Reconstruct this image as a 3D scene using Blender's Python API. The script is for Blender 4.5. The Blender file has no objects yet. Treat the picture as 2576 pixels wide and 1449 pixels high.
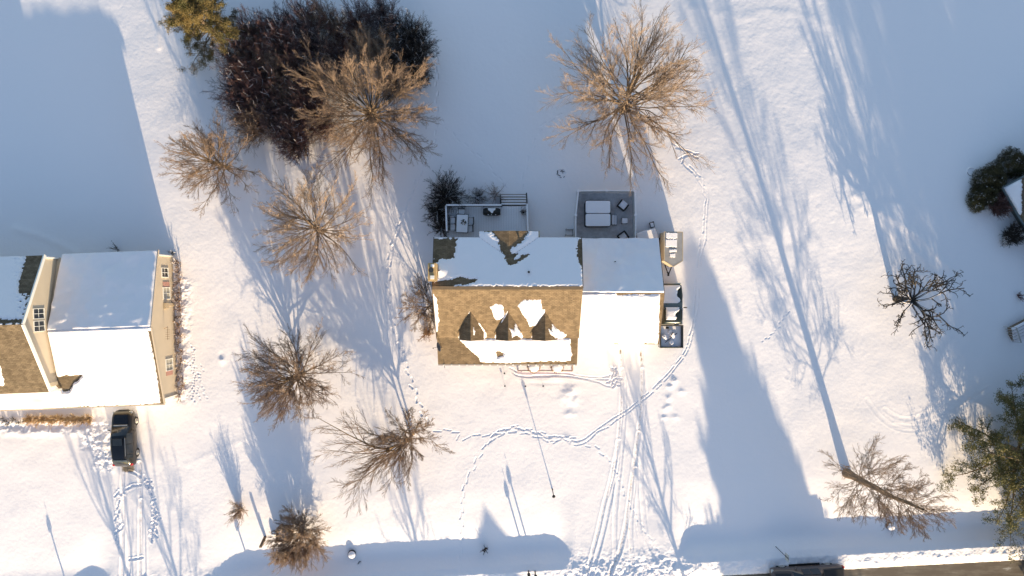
import bpy, math, random
import numpy as np
from mathutils import Vector, Matrix
R = math.radians
C = bpy.context.scene.collection
SC = bpy.context.scene
# ---------------------------------------------------------------- camera, sky, sun, exposure
H = 58.0                      # height of the drone camera, looking straight down
K = 87.0 / 2576.0             # metres of ground per measured photo unit
cam = bpy.data.cameras.new('camera'); cam.sensor_width = 36; cam.lens = 24; cam.clip_end = 4000
camo = bpy.data.objects.new('camera', cam); C.objects.link(camo); camo.location = (0, 0, H)
SC.camera = camo
SUN_E = R(12.0)
SDX, SDY = 0.268, -0.9634     # horizontal direction towards the sun
w = bpy.data.worlds.new('World'); SC.world = w; w.use_nodes = True
nt = w.node_tree; bg = nt.nodes['Background']
sky = nt.nodes.new('ShaderNodeTexSky'); sky.sky_type = 'NISHITA'; sky.sun_disc = False
sky.sun_elevation = SUN_E; sky.sun_rotation = math.atan2(SDX, SDY)
sky.air_density = 1.0; sky.dust_density = 1.0; sky.ozone_density = 1.2
nt.links.new(sky.outputs[0], bg.inputs[0]); bg.inputs[1].default_value = 0.099
sl = bpy.data.lights.new('sun', 'SUN'); sl.energy = 3.95; sl.angle = R(0.5); sl.color = (1.0, 0.79, 0.50)
so = bpy.data.objects.new('sun', sl); C.objects.link(so)
sv = Vector((SDX * math.cos(SUN_E), SDY * math.cos(SUN_E), math.sin(SUN_E)))
so.rotation_euler = sv.to_track_quat('Z', 'Y').to_euler(); so.location = (30, -100, 60)
SC.view_settings.view_transform = 'Standard'; SC.view_settings.look = 'None'
SC.view_settings.exposure = 1.42; SC.view_settings.gamma = 1
# ---------------------------------------------------------------- helpers
def sm(a, b, x): t = np.clip((x - a) / (b - a), 0, 1); return t * t * (3 - 2 * t)
RE0 = np.array((19.28, -24.37)); RD = np.array((0.99858, 0.05320)); RN = np.array((-0.05320, 0.99858))
def ditch_mask(dx):   # 1 where the ditch is open, 0 at the driveways
    return 1 - sm(1400, 1450, dx) * (1 - sm(1690, 1750, dx)) - sm(225, 300, dx) * (1 - sm(480, 640, dx))
PN = [-60, -9.6, -8.6, -7.9, -7.3, -6.95, -6.9, -.04, 0.0, .25, .7, 1.35, 1.9, 2.8, 3.4, 4.3, 5.6, 8, 60]
PZ = [0, 0.02, .3, .38, .2, .05, -.06, -.06, .04, .16, .28, .34, .16, -.42, -.42, -.27, -.12, 0, 0]
PNd = [-60, -9.6, -8.6, -7.9, -7.3, -6.95, -6.9, -.04, 0.0, .4, 1.2, 3, 8, 60]
PZd = [0, 0.02, .3, .38, .2, .05, -.06, -.06, .03, .10, .05, 0, 0, 0]
_n = np.arange(-60, 60, .05)
def _smooth(xs, ys):
    a = np.interp(_n, xs, ys); g_ = np.exp(-(np.arange(-30, 31) * .05 / .55) ** 2); b = np.convolve(np.pad(a, 30, 'edge'), g_ / g_.sum(), 'valid'); w_ = sm(1.3, 2.6, _n); return a * (1 - w_) + b * w_
TZ_, TZd_ = _smooth(PN, PZ), _smooth(PNd, PZd)
def base_z(x, y):
    x = np.asarray(x, float); y = np.asarray(y, float)
    n = (x - RE0[0]) * RN[0] + (y - RE0[1]) * RN[1]
    m = ditch_mask(x / K + 1288) * (1 - .72 * (1 - sm(150, 300, x / K + 1288)))
    z = np.interp(n, _n, TZ_) * m + np.interp(n, _n, TZd_) * (1 - m)
    yy = y - 8.0
    z = z - 0.086 * np.where(yy > 80, yy, np.log1p(np.exp(np.clip(yy / 2.5, -20, 40))) * 2.5)
    return z
def gz(x, y): return float(base_z(x, y))
def P(dx, dy, z):
    s = K * (H - z) / H
    return Vector(((dx - 1288) * s, -(dy - 724.5) * s, z))
def G(dx, dy, dz=0.0):        # photo position of a point on the ground -> world
    z = 0.0
    for _ in range(4):
        p = P(dx, dy, z); z = gz(p.x, p.y)
    p.z = z + dz
    return p
def tag(o, label=None, cat=None, group=None, kind=None):
    if label: o['label'] = label
    if cat: o['category'] = cat
    if group: o['group'] = group
    if kind: o['kind'] = kind
    return o
def thing(name, label, cat, loc=(0, 0, 0), rz=0.0, group=None):
    o = bpy.data.objects.new(name, None); C.objects.link(o); o.location = loc; o.rotation_euler = (0, 0, rz)
    o.empty_display_size = .3
    return tag(o, label, cat, group)
def raw_mesh(name, V, F, smooth=False):
    """V (n,3) array, F (m,k) array of equal-size faces or a list of such arrays"""
    me = bpy.data.meshes.new(name)
    Fs = F if isinstance(F, list) else [F]
    V = np.asarray(V, np.float32)
    nl = sum(f.size for f in Fs); nf = sum(len(f) for f in Fs)
    me.vertices.add(len(V)); me.vertices.foreach_set('co', V.ravel())
    me.loops.add(nl); me.polygons.add(nf)
    me.loops.foreach_set('vertex_index', np.concatenate([f.ravel() for f in Fs]).astype(np.int32))
    tot = np.concatenate([np.full(len(f), f.shape[1]) for f in Fs])
    me.polygons.foreach_set('loop_start', (np.cumsum(tot) - tot).astype(np.int32))
    me.polygons.foreach_set('loop_total', tot.astype(np.int32))
    if smooth: me.polygons.foreach_set('use_smooth', np.ones(nf, bool))
    me.update(calc_edges=True)
    return me
def link(name, me, mat, parent=None, world=False):
    o = bpy.data.objects.new(name, me)
    if mat and len(me.materials) == 0: me.materials.append(mat)
    C.objects.link(o)
    if parent is not None: o.parent = parent
    return o
class MB:
    def __init__(s): s.v = []; s.f = []
    def add(s, vs, fs):
        b = len(s.v); s.v += [tuple(v) for v in vs]; s.f += [tuple(i + b for i in f) for f in fs]; return s
    def box(s, c, d, rz=0, rx=0, ry=0):
        M = Matrix.Translation(c) @ Matrix.Rotation(rz, 4, 'Z') @ Matrix.Rotation(ry, 4, 'Y') @ Matrix.Rotation(rx, 4, 'X')
        vs = [M @ Vector((x * d[0] / 2, y * d[1] / 2, z * d[2] / 2)) for x in (-1, 1) for y in (-1, 1) for z in (-1, 1)]
        return s.add(vs, [(0, 1, 3, 2), (4, 6, 7, 5), (0, 4, 5, 1), (2, 3, 7, 6), (0, 2, 6, 4), (1, 5, 7, 3)])
    def beam(s, a, b, w, h, up=(0, 0, 1)):
        a = Vector(a); b = Vector(b); t = (b - a).normalized(); u = t.cross(Vector(up))
        if u.length < 1e-4: u = t.cross(Vector((1, 0, 0)))
        u.normalize(); v = u.cross(t)
        vs = [p + u * (i * w / 2) + v * (j * h / 2) for p in (a, b) for i, j in ((-1, -1), (1, -1), (1, 1), (-1, 1))]
        return s.add(vs, [(0, 1, 2, 3), (7, 6, 5, 4), (0, 4, 5, 1), (1, 5, 6, 2), (2, 6, 7, 3), (3, 7, 4, 0)])
    def prism(s, poly, z0, z1):
        n = len(poly); A = sum(poly[i][0] * poly[(i + 1) % n][1] - poly[(i + 1) % n][0] * poly[i][1] for i in range(n))
        if A < 0: poly = poly[::-1]
        f0 = z0 if callable(z0) else (lambda x, y: z0); f1 = z1 if callable(z1) else (lambda x, y: z1)
        vs = [(x, y, f0(x, y)) for x, y in poly] + [(x, y, f1(x, y)) for x, y in poly]
        return s.add(vs, [tuple(range(n))[::-1], tuple(range(n, 2 * n))] + [(i, (i + 1) % n, (i + 1) % n + n, i + n) for i in range(n)])
    def tube(s, pts, rad, sides=8, cap=True):
        pts = [Vector(p) for p in pts]; n = len(pts)
        rad = [rad] * n if isinstance(rad, (int, float)) else rad
        vs = []; u = None
        for i, p in enumerate(pts):
            t = (pts[min(i + 1, n - 1)] - pts[max(i - 1, 0)]).normalized()
            if u is None: u = t.orthogonal().normalized()
            else:
                u = (u - t * u.dot(t)).normalized()
            v = t.cross(u)
            vs += [p + (u * math.cos(2 * math.pi * j / sides) + v * math.sin(2 * math.pi * j / sides)) * rad[i] for j in range(sides)]
        fs = [(i * sides + j, i * sides + (j + 1) % sides, (i + 1) * sides + (j + 1) % sides, (i + 1) * sides + j) for i in range(n - 1) for j in range(sides)]
        if cap: fs += [tuple(range(sides))[::-1], tuple((n - 1) * sides + j for j in range(sides))]
        return s.add(vs, fs)
    def face(s, *vs): return s.add(vs, [tuple(range(len(vs)))])
    def grid(s, rows):
        m = len(rows[0]); n = len(rows)
        return s.add([p for r in rows for p in r], [(i * m + j, i * m + j + 1, (i + 1) * m + j + 1, (i + 1) * m + j) for i in range(n - 1) for j in range(m - 1)])
    def build(s, name, mat, parent=None, bevel=0, smooth=False, world=True, seg=1):
        off = Vector((0, 0, 0))
        vs = s.v
        if parent is not None and world:
            M = Matrix.LocRotScale(None, None, None); chain = []; p = parent
            while p is not None: chain.append(p); p = p.parent
            for q in reversed(chain): M = M @ Matrix.Translation(q.location) @ q.rotation_euler.to_matrix().to_4x4()
            Mi = M.inverted(); vs = [tuple(Mi @ Vector(v)) for v in s.v]
        me = bpy.data.meshes.new(name); me.from_pydata([tuple(v) for v in vs], [], s.f); me.update()
        if smooth:
            for p_ in me.polygons: p_.use_smooth = True
        o = link(name, me, mat, parent)
        if bevel:
            b = o.modifiers.new('bevel', 'BEVEL'); b.width = bevel; b.segments = seg; b.limit_method = 'ANGLE'; b.angle_limit = R(40)
        return o
def copy_tree(o, parent=None):
    c = o.copy(); C.objects.link(c)
    if parent is not None: c.parent = parent
    for ch in list(o.children): copy_tree(ch, c)
    return c
def sdf(px, py, poly):        # signed distance, positive inside
    px = np.asarray(px, float); py = np.asarray(py, float)
    d2 = np.full(px.shape, 1e18); ins = np.zeros(px.shape, bool); n = len(poly)
    for i in range(n):
        x0, y0 = poly[i]; x1, y1 = poly[(i + 1) % n]
        ex, ey = x1 - x0, y1 - y0; L = ex * ex + ey * ey + 1e-12
        t = np.clip(((px - x0) * ex + (py - y0) * ey) / L, 0, 1)
        d2 = np.minimum(d2, (px - x0 - t * ex) ** 2 + (py - y0 - t * ey) ** 2)
        c = ((y0 > py) != (y1 > py)) & (px < ex * (py - y0) / (ey if abs(ey) > 1e-12 else 1e-12) + x0)
        ins ^= c
    return np.where(ins, 1, -1) * np.sqrt(d2)
def fnoise(shape, step, lo, hi, seed):   # band-limited noise, wavelengths lo..hi metres, unit rms
    rs = np.random.RandomState(seed); a = rs.randn(*shape).astype(np.float32)
    f = np.fft.rfft2(a); fy = np.fft.fftfreq(shape[0], step)[:, None]; fx = np.fft.rfftfreq(shape[1], step)[None]
    k = np.sqrt(fx * fx + fy * fy) + 1e-9
    f *= np.exp(-(k * lo) ** 2) * (1 - np.exp(-(k * hi) ** 2)) / k
    r = np.fft.irfft2(f, s=shape); return r / r.std()
# ---------------------------------------------------------------- materials
MATS = {}
def mat(name, col, rough=.6, metal=0, spec=.5, var=0, vscale=5, bump=0, bscale=20, coat=0):
    if name in MATS: return MATS[name]
    m = bpy.data.materials.new(name); m.use_nodes = True; t = m.node_tree; b = t.nodes['Principled BSDF']
    b.inputs['Base Color'].default_value = (*col, 1); b.inputs['Roughness'].default_value = rough
    b.inputs['Metallic'].default_value = metal; b.inputs['Specular IOR Level'].default_value = spec
    b.inputs['Coat Weight'].default_value = coat
    tc = t.nodes.new('ShaderNodeTexCoord')
    if var:
        n = t.nodes.new('ShaderNodeTexNoise'); n.inputs['Scale'].default_value = vscale; n.inputs['Detail'].default_value = 5
        r = t.nodes.new('ShaderNodeMapRange'); r.inputs[3].default_value = 1 - var; r.inputs[4].default_value = 1 + var
        r.inputs[1].default_value = .3; r.inputs[2].default_value = .7
        x = t.nodes.new('ShaderNodeVectorMath'); x.operation = 'SCALE'; x.inputs[0].default_value = col
        t.links.new(tc.outputs['Object'], n.inputs['Vector']); t.links.new(n.outputs[0], r.inputs[0])
        t.links.new(r.outputs[0], x.inputs['Scale']); t.links.new(x.outputs[0], b.inputs['Base Color'])
    if bump:
        n = t.nodes.new('ShaderNodeTexNoise'); n.inputs['Scale'].default_value = bscale; n.inputs['Detail'].default_value = 6
        bp = t.nodes.new('ShaderNodeBump'); bp.inputs['Strength'].default_value = 1; bp.inputs['Distance'].default_value = bump
        t.links.new(tc.outputs['Object'], n.inputs['Vector']); t.links.new(n.outputs[0], bp.inputs['Height']); t.links.new(bp.outputs[0], b.inputs['Normal'])
    MATS[name] = m; return m
def shingle(name, c1, c2, cm, row=.10, wid=.26):
    m = bpy.data.materials.new(name); m.use_nodes = True; t = m.node_tree; b = t.nodes['Principled BSDF']
    b.inputs['Roughness'].default_value = .9; b.inputs['Specular IOR Level'].default_value = .2
    tc = t.nodes.new('ShaderNodeTexCoord')
    def brick(c1, c2, cm, row, wid, ms):
        br = t.nodes.new('ShaderNodeTexBrick'); br.inputs['Scale'].default_value = 1; br.inputs['Mortar Size'].default_value = ms
        br.inputs['Brick Width'].default_value = wid; br.inputs['Row Height'].default_value = row; br.inputs['Bias'].default_value = 0
        br.inputs['Color1'].default_value = (*c1, 1); br.inputs['Color2'].default_value = (*c2, 1); br.inputs['Mortar'].default_value = (*cm, 1)
        t.links.new(tc.outputs['Object'], br.inputs['Vector']); return br
    a = brick(c1, c2, cm, row, wid, .008)
    g = brick((.80, .80, .80), (1.12, 1.12, 1.12), (1, 1, 1), row * 2.3, wid * 1.05, 0)
    n = t.nodes.new('ShaderNodeTexNoise'); n.inputs['Scale'].default_value = 1.1; n.inputs['Detail'].default_value = 6; t.links.new(tc.outputs['Object'], n.inputs['Vector'])
    r = t.nodes.new('ShaderNodeMapRange'); r.inputs[1].default_value = .3; r.inputs[2].default_value = .7; r.inputs[3].default_value = .88; r.inputs[4].default_value = 1.12
    t.links.new(n.outputs[0], r.inputs[0])
    x = t.nodes.new('ShaderNodeVectorMath'); x.operation = 'MULTIPLY'; t.links.new(a.outputs[0], x.inputs[0]); t.links.new(g.outputs[0], x.inputs[1])
    y = t.nodes.new('ShaderNodeVectorMath'); y.operation = 'SCALE'; t.links.new(x.outputs[0], y.inputs[0]); t.links.new(r.outputs[0], y.inputs['Scale'])
    t.links.new(y.outputs[0], b.inputs['Base Color'])
    bp = t.nodes.new('ShaderNodeBump'); bp.inputs['Distance'].default_value = .012; t.links.new(a.outputs['Fac'], bp.inputs['Height']); bp.invert = True
    t.links.new(bp.outputs[0], b.inputs['Normal'])
    MATS[name] = m; return m
SNOWC = (.90, .865, .90)
def snow_mat(name, bump=.012, scale=9, dirt=False, thin=False):
    m = bpy.data.materials.new(name); m.use_nodes = True; t = m.node_tree; b = t.nodes['Principled BSDF']
    b.inputs['Base Color'].default_value = (*SNOWC, 1); b.inputs['Roughness'].default_value = .75; b.inputs['Specular IOR Level'].default_value = .25
    tc = t.nodes.new('ShaderNodeTexCoord')
    n = t.nodes.new('ShaderNodeTexNoise'); n.inputs['Scale'].default_value = scale; n.inputs['Detail'].default_value = 8; n.inputs['Roughness'].default_value = .62
    t.links.new(tc.outputs['Object'], n.inputs['Vector'])
    bp = t.nodes.new('ShaderNodeBump'); bp.inputs['Distance'].default_value = bump; t.links.new(n.outputs[0], bp.inputs['Height']); t.links.new(bp.outputs[0], b.inputs['Normal'])
    if dirt:
        at = t.nodes.new('ShaderNodeAttribute'); at.attribute_name = 'dirt'
        n2 = t.nodes.new('ShaderNodeTexNoise'); n2.inputs['Scale'].default_value = 5.5; n2.inputs['Detail'].default_value = 8; n2.inputs['Roughness'].default_value = .75
        t.links.new(tc.outputs['Object'], n2.inputs['Vector'])
        ad = t.nodes.new('ShaderNodeMath'); ad.operation = 'ADD'; t.links.new(at.outputs['Fac'], ad.inputs[0]); t.links.new(n2.outputs[0], ad.inputs[1])
        mr = t.nodes.new('ShaderNodeMapRange'); mr.inputs[1].default_value = .93; mr.inputs[2].default_value = 1.22; t.links.new(ad.outputs[0], mr.inputs[0])
        n3 = t.nodes.new('ShaderNodeTexNoise'); n3.inputs['Scale'].default_value = 14; n3.inputs['Detail'].default_value = 4; t.links.new(tc.outputs['Object'], n3.inputs['Vector'])
        cr = t.nodes.new('ShaderNodeMix'); cr.data_type = 'RGBA'; cr.inputs[6].default_value = (.12, .085, .055, 1); cr.inputs[7].default_value = (.42, .33, .24, 1); t.links.new(n3.outputs[0], cr.inputs[0])
        mx = t.nodes.new('ShaderNodeMix'); mx.data_type = 'RGBA'; mx.inputs[6].default_value = (*SNOWC, 1)
        t.links.new(mr.outputs[0], mx.inputs[0]); t.links.new(cr.outputs[2], mx.inputs[7]); t.links.new(mx.outputs[2], b.inputs['Base Color'])
    if thin:
        n2 = t.nodes.new('ShaderNodeTexNoise'); n2.inputs['Scale'].default_value = 1.6; n2.inputs['Detail'].default_value = 8; n2.inputs['Roughness'].default_value = .7
        t.links.new(tc.outputs['Object'], n2.inputs['Vector'])
        mr = t.nodes.new('ShaderNodeMapRange'); mr.inputs[1].default_value = .35; mr.inputs[2].default_value = .7; mr.inputs[3].default_value = .25; mr.inputs[4].default_value = .62; t.links.new(n2.outputs[0], mr.inputs[0])
        mx = t.nodes.new('ShaderNodeMix'); mx.data_type = 'RGBA'; mx.inputs[6].default_value = (*SNOWC, 1); mx.inputs[7].default_value = (.16, .15, .14, 1)
        t.links.new(mr.outputs[0], mx.inputs[0]); t.links.new(mx.outputs[2], b.inputs['Base Color'])
    MATS[name] = m; return m
M_SNOW = snow_mat('snow', .010, 11)
M_GROUND = snow_mat('snow_ground', .007, 8, dirt=True)
M_THIN = snow_mat('thin_snow_on_concrete', .006, 10, thin=True)
M_ROOF = shingle('tan_shingle', (.225, .165, .105), (.165, .118, .073), (.09, .065, .045))
M_ROOF2 = shingle('grey_tan_shingle', (.20, .155, .105), (.14, .105, .07), (.09, .07, .05))
M_SIDING = mat('cream_siding', (.53, .45, .35), .7, var=.04, vscale=1.2)
M_BEIGE = mat('beige_siding', (.42, .33, .22), .7, var=.05)
M_WHITE = mat('white_trim', (.78, .77, .74), .5)
M_GLASS = mat('dark_window_glass', (.02, .025, .03), .08, spec=.8)
M_SHADE = mat('window_blind', (.35, .33, .28), .6)
M_PINK = mat('faded_pink_shutter', (.45, .24, .20), .7)
M_BLACK = mat('black_metal', (.015, .015, .017), .45, metal=.3)
M_DARK = mat('dark_plastic', (.03, .032, .036), .55)
M_WOOD = mat('weathered_wood', (.14, .10, .07), .85, var=.2, vscale=8)
M_WOODL = mat('brown_wood', (.20, .12, .065), .85, var=.2, vscale=8)
M_RED = mat('dark_red_brick', (.20, .06, .05), .85, var=.2, vscale=10)
M_CHIM = mat('tan_chimney_siding', (.44, .30, .14), .75, var=.06)
M_VINYL = mat('white_vinyl', (.72, .72, .72), .45)
M_RUB = mat('tyre_rubber', (.012, .012, .012), .9)
M_ALU = mat('wheel_alloy', (.55, .53, .50), .35, metal=.9)
M_BARKA = mat('bark_tan', (.19, .125, .068), .9, var=.25, vscale=3)
M_BARKB = mat('bark_brown', (.17, .118, .078), .9, var=.25, vscale=3)
M_BARKC = mat('bark_dark', (.045, .037, .032), .9, var=.2, vscale=3)
M_TWIGA = mat('twig_tan', (.36, .265, .20), .85, var=.25, vscale=.9)
M_TWIGB = mat('twig_brown', (.25, .175, .13), .85, var=.25, vscale=.9)
M_TWIGR = mat('twig_dark_reddish', (.17, .088, .078), .85, var=.45, vscale=.7)
M_TWIGM = mat('twig_dark_purple', (.125, .092, .10), .85, var=.4, vscale=.7)
M_TWIGP = mat('twig_pinkish', (.23, .13, .10), .85, var=.2, vscale=.9)
def leafmat(name, c1, c2, scale=.8):
    m = bpy.data.materials.new(name); m.use_nodes = True; t = m.node_tree; b = t.nodes['Principled BSDF']
    b.inputs['Roughness'].default_value = .6; b.inputs['Specular IOR Level'].default_value = .3
    tc = t.nodes.new('ShaderNodeTexCoord'); n = t.nodes.new('ShaderNodeTexNoise'); n.inputs['Scale'].default_value = scale; n.inputs['Detail'].default_value = 4
    t.links.new(tc.outputs['Object'], n.inputs['Vector'])
    mr = t.nodes.new('ShaderNodeMapRange'); mr.inputs[1].default_value = .35; mr.inputs[2].default_value = .65; t.links.new(n.outputs[0], mr.inputs[0])
    mx = t.nodes.new('ShaderNodeMix'); mx.data_type = 'RGBA'; mx.inputs[6].default_value = (*c1, 1); mx.inputs[7].default_value = (*c2, 1)
    t.links.new(mr.outputs[0], mx.inputs[0]); t.links.new(mx.outputs[2], b.inputs['Base Color']); MATS[name] = m; return m
M_NEEDLE = leafmat('needle_green', (.055, .065, .026), (.20, .17, .055))
M_OLIVE = leafmat('needle_olive', (.06, .06, .022), (.19, .135, .05))
M_BUSH = leafmat('bush_green', (.02, .024, .012), (.075, .06, .02), 2.2)
M_DRY = leafmat('dry_brush', (.20, .10, .04), (.42, .25, .12), 2.5)
M_ORANGE = leafmat('orange_grass', (.50, .33, .17), (.66, .52, .36), 2.5)
# ---------------------------------------------------------------- ground with tracks
ST = 0.055
cx = np.arange(-46.5, 46.5 + 1e-6, ST); cy = np.arange(-27.0, 26.0 + 1e-6, ST)
def outer(a, lim): 
    o = []; s = .5; v = a
    while v < lim: v += s; o.append(v); s *= 1.16
    return np.array(o)
ox = outer(46.5, 1500); XS = np.concatenate([-ox[::-1], cx, ox])
YS = np.concatenate([-outer(27.0, 1500)[::-1], cy, outer(26.0, 1500)])
nx, ny = len(cx), len(cy)
gx, gy = np.meshgrid(cx, cy)
det = np.zeros((ny, nx)); dirt = np.zeros((ny, nx))
det += .0017 * fnoise(det.shape, ST, .22, 1.3, 1) + .009 * fnoise(det.shape, ST, 2.0, 9, 2)
rip = fnoise(det.shape, ST, .10, .5, 3)
nn = (gx - RE0[0]) * RN[0] + (gy - RE0[1]) * RN[1]
DX = gx / K + 1288; DY = 724.5 - gy / K
lump = fnoise(det.shape, ST, .20, .9, 4); lumpb = fnoise(det.shape, ST, .5, 2.5, 5)
rm = np.exp(-((nn - .75) / .75) ** 2) * 1.0 + (1 - ditch_mask(DX)) * np.exp(-((nn - 1.2) / 1.4) ** 2) * .9
det += rm * (.013 * np.abs(lump) + .024 * lumpb + .004 * rip)
det += .0008 * rip * (1 + 2 * rm)
def blob(dx, dy, rx, ry, h):
    global det
    p = G(dx, dy); det = det + h * .42 * (1 + .35 * lumpb) * np.exp(-((gx - p.x) / (rx * K)) ** 2 - ((gy - p.y) / (ry * K)) ** 2)
def rough(dx0, dy0, dx1, dy1, amp, soft=12):
    global det
    m = sm(dx0 - soft, dx0 + soft, DX) * (1 - sm(dx1 - soft, dx1 + soft, DX)) * sm(dy0 - soft, dy0 + soft, DY) * (1 - sm(dy1 - soft, dy1 + soft, DY))
    det = det + m * amp * (.55 * np.abs(lump) + .7 * lumpb)
def to_w(poly): return [tuple(G(a, b)[:2]) for a, b in poly]
def densify(pts, step):
    out = []
    for (a, b), (c, d) in zip(pts[:-1], pts[1:]):
        n = max(1, int(math.hypot(c - a, d - b) / step)); out += [(a + (c - a) * i / n, b + (d - b) * i / n) for i in range(n)]
    out.append(pts[-1]); return out
def smoothline(pts, it=3):
    for _ in range(it):
        q = [pts[0]]
        for a, b in zip(pts[:-1], pts[1:]): q += [(a[0] * .75 + b[0] * .25, a[1] * .75 + b[1] * .25), (a[0] * .25 + b[0] * .75, a[1] * .25 + b[1] * .75)]
        pts = q + [pts[-1]]
    return pts
def groove(pts, width, depth, off=0.0, rim=.35, wob=.0, seed=0, dirtv=0, flat=False, breaks=0.0):
    """a furrow along a polyline given in world metres"""
    rs = np.random.RandomState(seed)
    pts = np.array(densify(pts, .12)); t = np.gradient(pts, axis=0); t /= np.linalg.norm(t, axis=1)[:, None] + 1e-9
    nrm = np.stack([-t[:, 1], t[:, 0]], 1)
    w_ = np.interp(np.arange(len(pts)), np.arange(0, len(pts) + 6, 6), rs.randn(len(np.arange(0, len(pts) + 6, 6)))) * wob
    pts = pts + nrm * (off + w_)[:, None]
    best = {}
    rr = width * 2.2
    x0, x1 = pts[:, 0].min() - rr, pts[:, 0].max() + rr; y0, y1 = pts[:, 1].min() - rr, pts[:, 1].max() + rr
    i0, i1 = max(0, int((x0 - cx[0]) / ST)), min(nx, int((x1 - cx[0]) / ST) + 2); j0, j1 = max(0, int((y0 - cy[0]) / ST)), min(ny, int((y1 - cy[0]) / ST) + 2)
    if i1 <= i0 or j1 <= j0: return
    D = np.full((j1 - j0, i1 - i0), 9.0)
    for k in range(len(pts) - 1):
        if breaks and rs.rand() < breaks: continue
        a, b = pts[k], pts[k + 1]
        u0, u1 = int((min(a[0], b[0]) - rr - cx[0]) / ST) - i0, int((max(a[0], b[0]) + rr - cx[0]) / ST) + 2 - i0
        v0, v1 = int((min(a[1], b[1]) - rr - cy[0]) / ST) - j0, int((max(a[1], b[1]) + rr - cy[0]) / ST) + 2 - j0
        u0, v0 = max(u0, 0), max(v0, 0)
        X = gx[j0 + v0:j0 + v1, i0 + u0:i0 + u1][:D.shape[0] - v0, :D.shape[1] - u0]; Y = gy[j0 + v0:j0 + v1, i0 + u0:i0 + u1][:D.shape[0] - v0, :D.shape[1] - u0]
        if X.size == 0: continue
        e = b - a; tt = np.clip(((X - a[0]) * e[0] + (Y - a[1]) * e[1]) / (e @ e + 1e-9), 0, 1)
        d = np.hypot(X - a[0] - tt * e[0], Y - a[1] - tt * e[1])
        S = D[v0:v0 + X.shape[0], u0:u0 + X.shape[1]]; np.minimum(S, d, out=S)
    q = D / (width / 2)
    prof = (1 - sm(.75, 1.15, q)) if flat else np.exp(-q ** 2 * 1.1)
    det[j0:j1, i0:i1] += -depth * prof + depth * rim * np.exp(-((q - 1.6) / .45) ** 2)
    if dirtv: dirt[j0:j1, i0:i1] = np.maximum(dirt[j0:j1, i0:i1], dirtv * (1 - sm(.6, 1.1, q)))
def prints(pts, stride=.62, side=.09, ln=.30, wd=.12, depth=.030, seed=0, drag=.5, skip=.0):
    rs = np.random.RandomState(seed); pts = np.array(densify(smoothline(pts, 2), .05)); L = np.concatenate([[0], np.cumsum(np.linalg.norm(np.diff(pts, axis=0), axis=1))])
    s = 0; k = 0
    while s < L[-1]:
        i = min(np.searchsorted(L, s), len(pts) - 2); t = pts[i + 1] - pts[i]; t /= np.linalg.norm(t) + 1e-9; n = np.array((-t[1], t[0]))
        c = pts[i] + n * side * (1 if k % 2 else -1) + rs.randn(2) * .03
        if rs.rand() >= skip:
            ang = rs.randn() * .15; t2 = t * math.cos(ang) + n * math.sin(ang)
            l2 = ln * (1 + drag * rs.rand())
            groove([tuple(c - t2 * l2 / 2), tuple(c + t2 * l2 / 2)], wd, depth * rs.uniform(.7, 1.2), rim=.3)
        s += stride * rs.uniform(.85, 1.15); k += 1
TR_A = [(1732,419),(1753,435),(1764,458),(1775,479),(1778,497),(1777,523),(1775,549),(1771.5,581),(1767.6,607),(1761,641),(1758,674),(1754.6,714),(1752,758),(1748,797),(1742,830),(1735,860),(1722,890),(1700,920),(1670,955),(1640,985),(1605,1015),(1583,1032),(1550,1052),(1520,1072),(1490,1095),(1468,1112),(1445,1114)]
TR_B = [(1445,1114),(1420,1101),(1380,1107),(1350,1093),(1330,1088),(1293,1079),(1270,1085),(1250,1092),(1230,1108),(1215,1130),(1200,1155),(1190,1180),(1175,1200),(1165,1240),(1162,1280),(1160,1310),(1163,1350),(1160,1376),(1155,1449)]
TR_B2 = [(1440,1104),(1400,1100),(1360,1090),(1330,1083),(1293,1072),(1260,1084),(1235,1097)]
TR_C = [(1100,1082),(1140,1084),(1160,1088),(1145,1104),(1172,1101),(1200,1096),(1260,1092)]
TR_D = [(1480,1121),(1500,1128),(1520,1145),(1535,1165),(1560,1210),(1572,1240),(1600,1300),(1620,1330),(1640,1370),(1680,1420)]
TR_E = [(1100,130),(1098,200),(1097,270),(1103,300),(1095,350),(1075,400),(1050,450),(1020,530),(1000,570),(985,610),(975,680),(978,760),(988,820),(1010,880),(1025,930),(1040,975),(1060,1030),(1075,1075)]
TR_F = [(1103,290),(1120,320),(1150,350),(1200,390),(1240,430),(1280,480)]
TR_G = [(1310,470),(1320,430),(1340,370),(1360,320),(1390,300),(1420,285)]
TR_I = [(1985,785),(1970,800),(1955,830),(1930,850),(1912,860)]
def W(p, it=3): return to_w(smoothline(p, it))
for o_, s_ in ((-.13, 1), (.13, 2)): groove(W(TR_A), .13, .026, off=o_, rim=.4, wob=.05, seed=s_, breaks=.3)
prints(to_w(TR_B), seed=3, ln=.34, drag=.9, wd=.12, depth=.034); prints(to_w(TR_B2), seed=4, ln=.4, wd=.14, drag=.9)
prints(to_w(TR_B[:9]), seed=13, stride=.5, ln=.42, wd=.14, drag=.8, side=.2)
prints(to_w(TR_C), seed=5, stride=.8, ln=.5, wd=.11); prints(to_w(TR_D), seed=6, wd=.13); prints(to_w(TR_E[8:]), seed=7, wd=.15, side=.12, depth=.05)
groove(W(TR_E[6:12]), .16, .03, off=.1, wob=.04, seed=8); prints(to_w(TR_E[:9]), seed=9, stride=.75, wd=.12, depth=.06)
prints(to_w(TR_F), seed=10, stride=.7); prints(to_w(TR_G), seed=11, stride=.8, drag=1); prints(to_w(TR_I), seed=12, stride=.3, ln=.12, wd=.09, depth=.03, side=.04)
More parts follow.
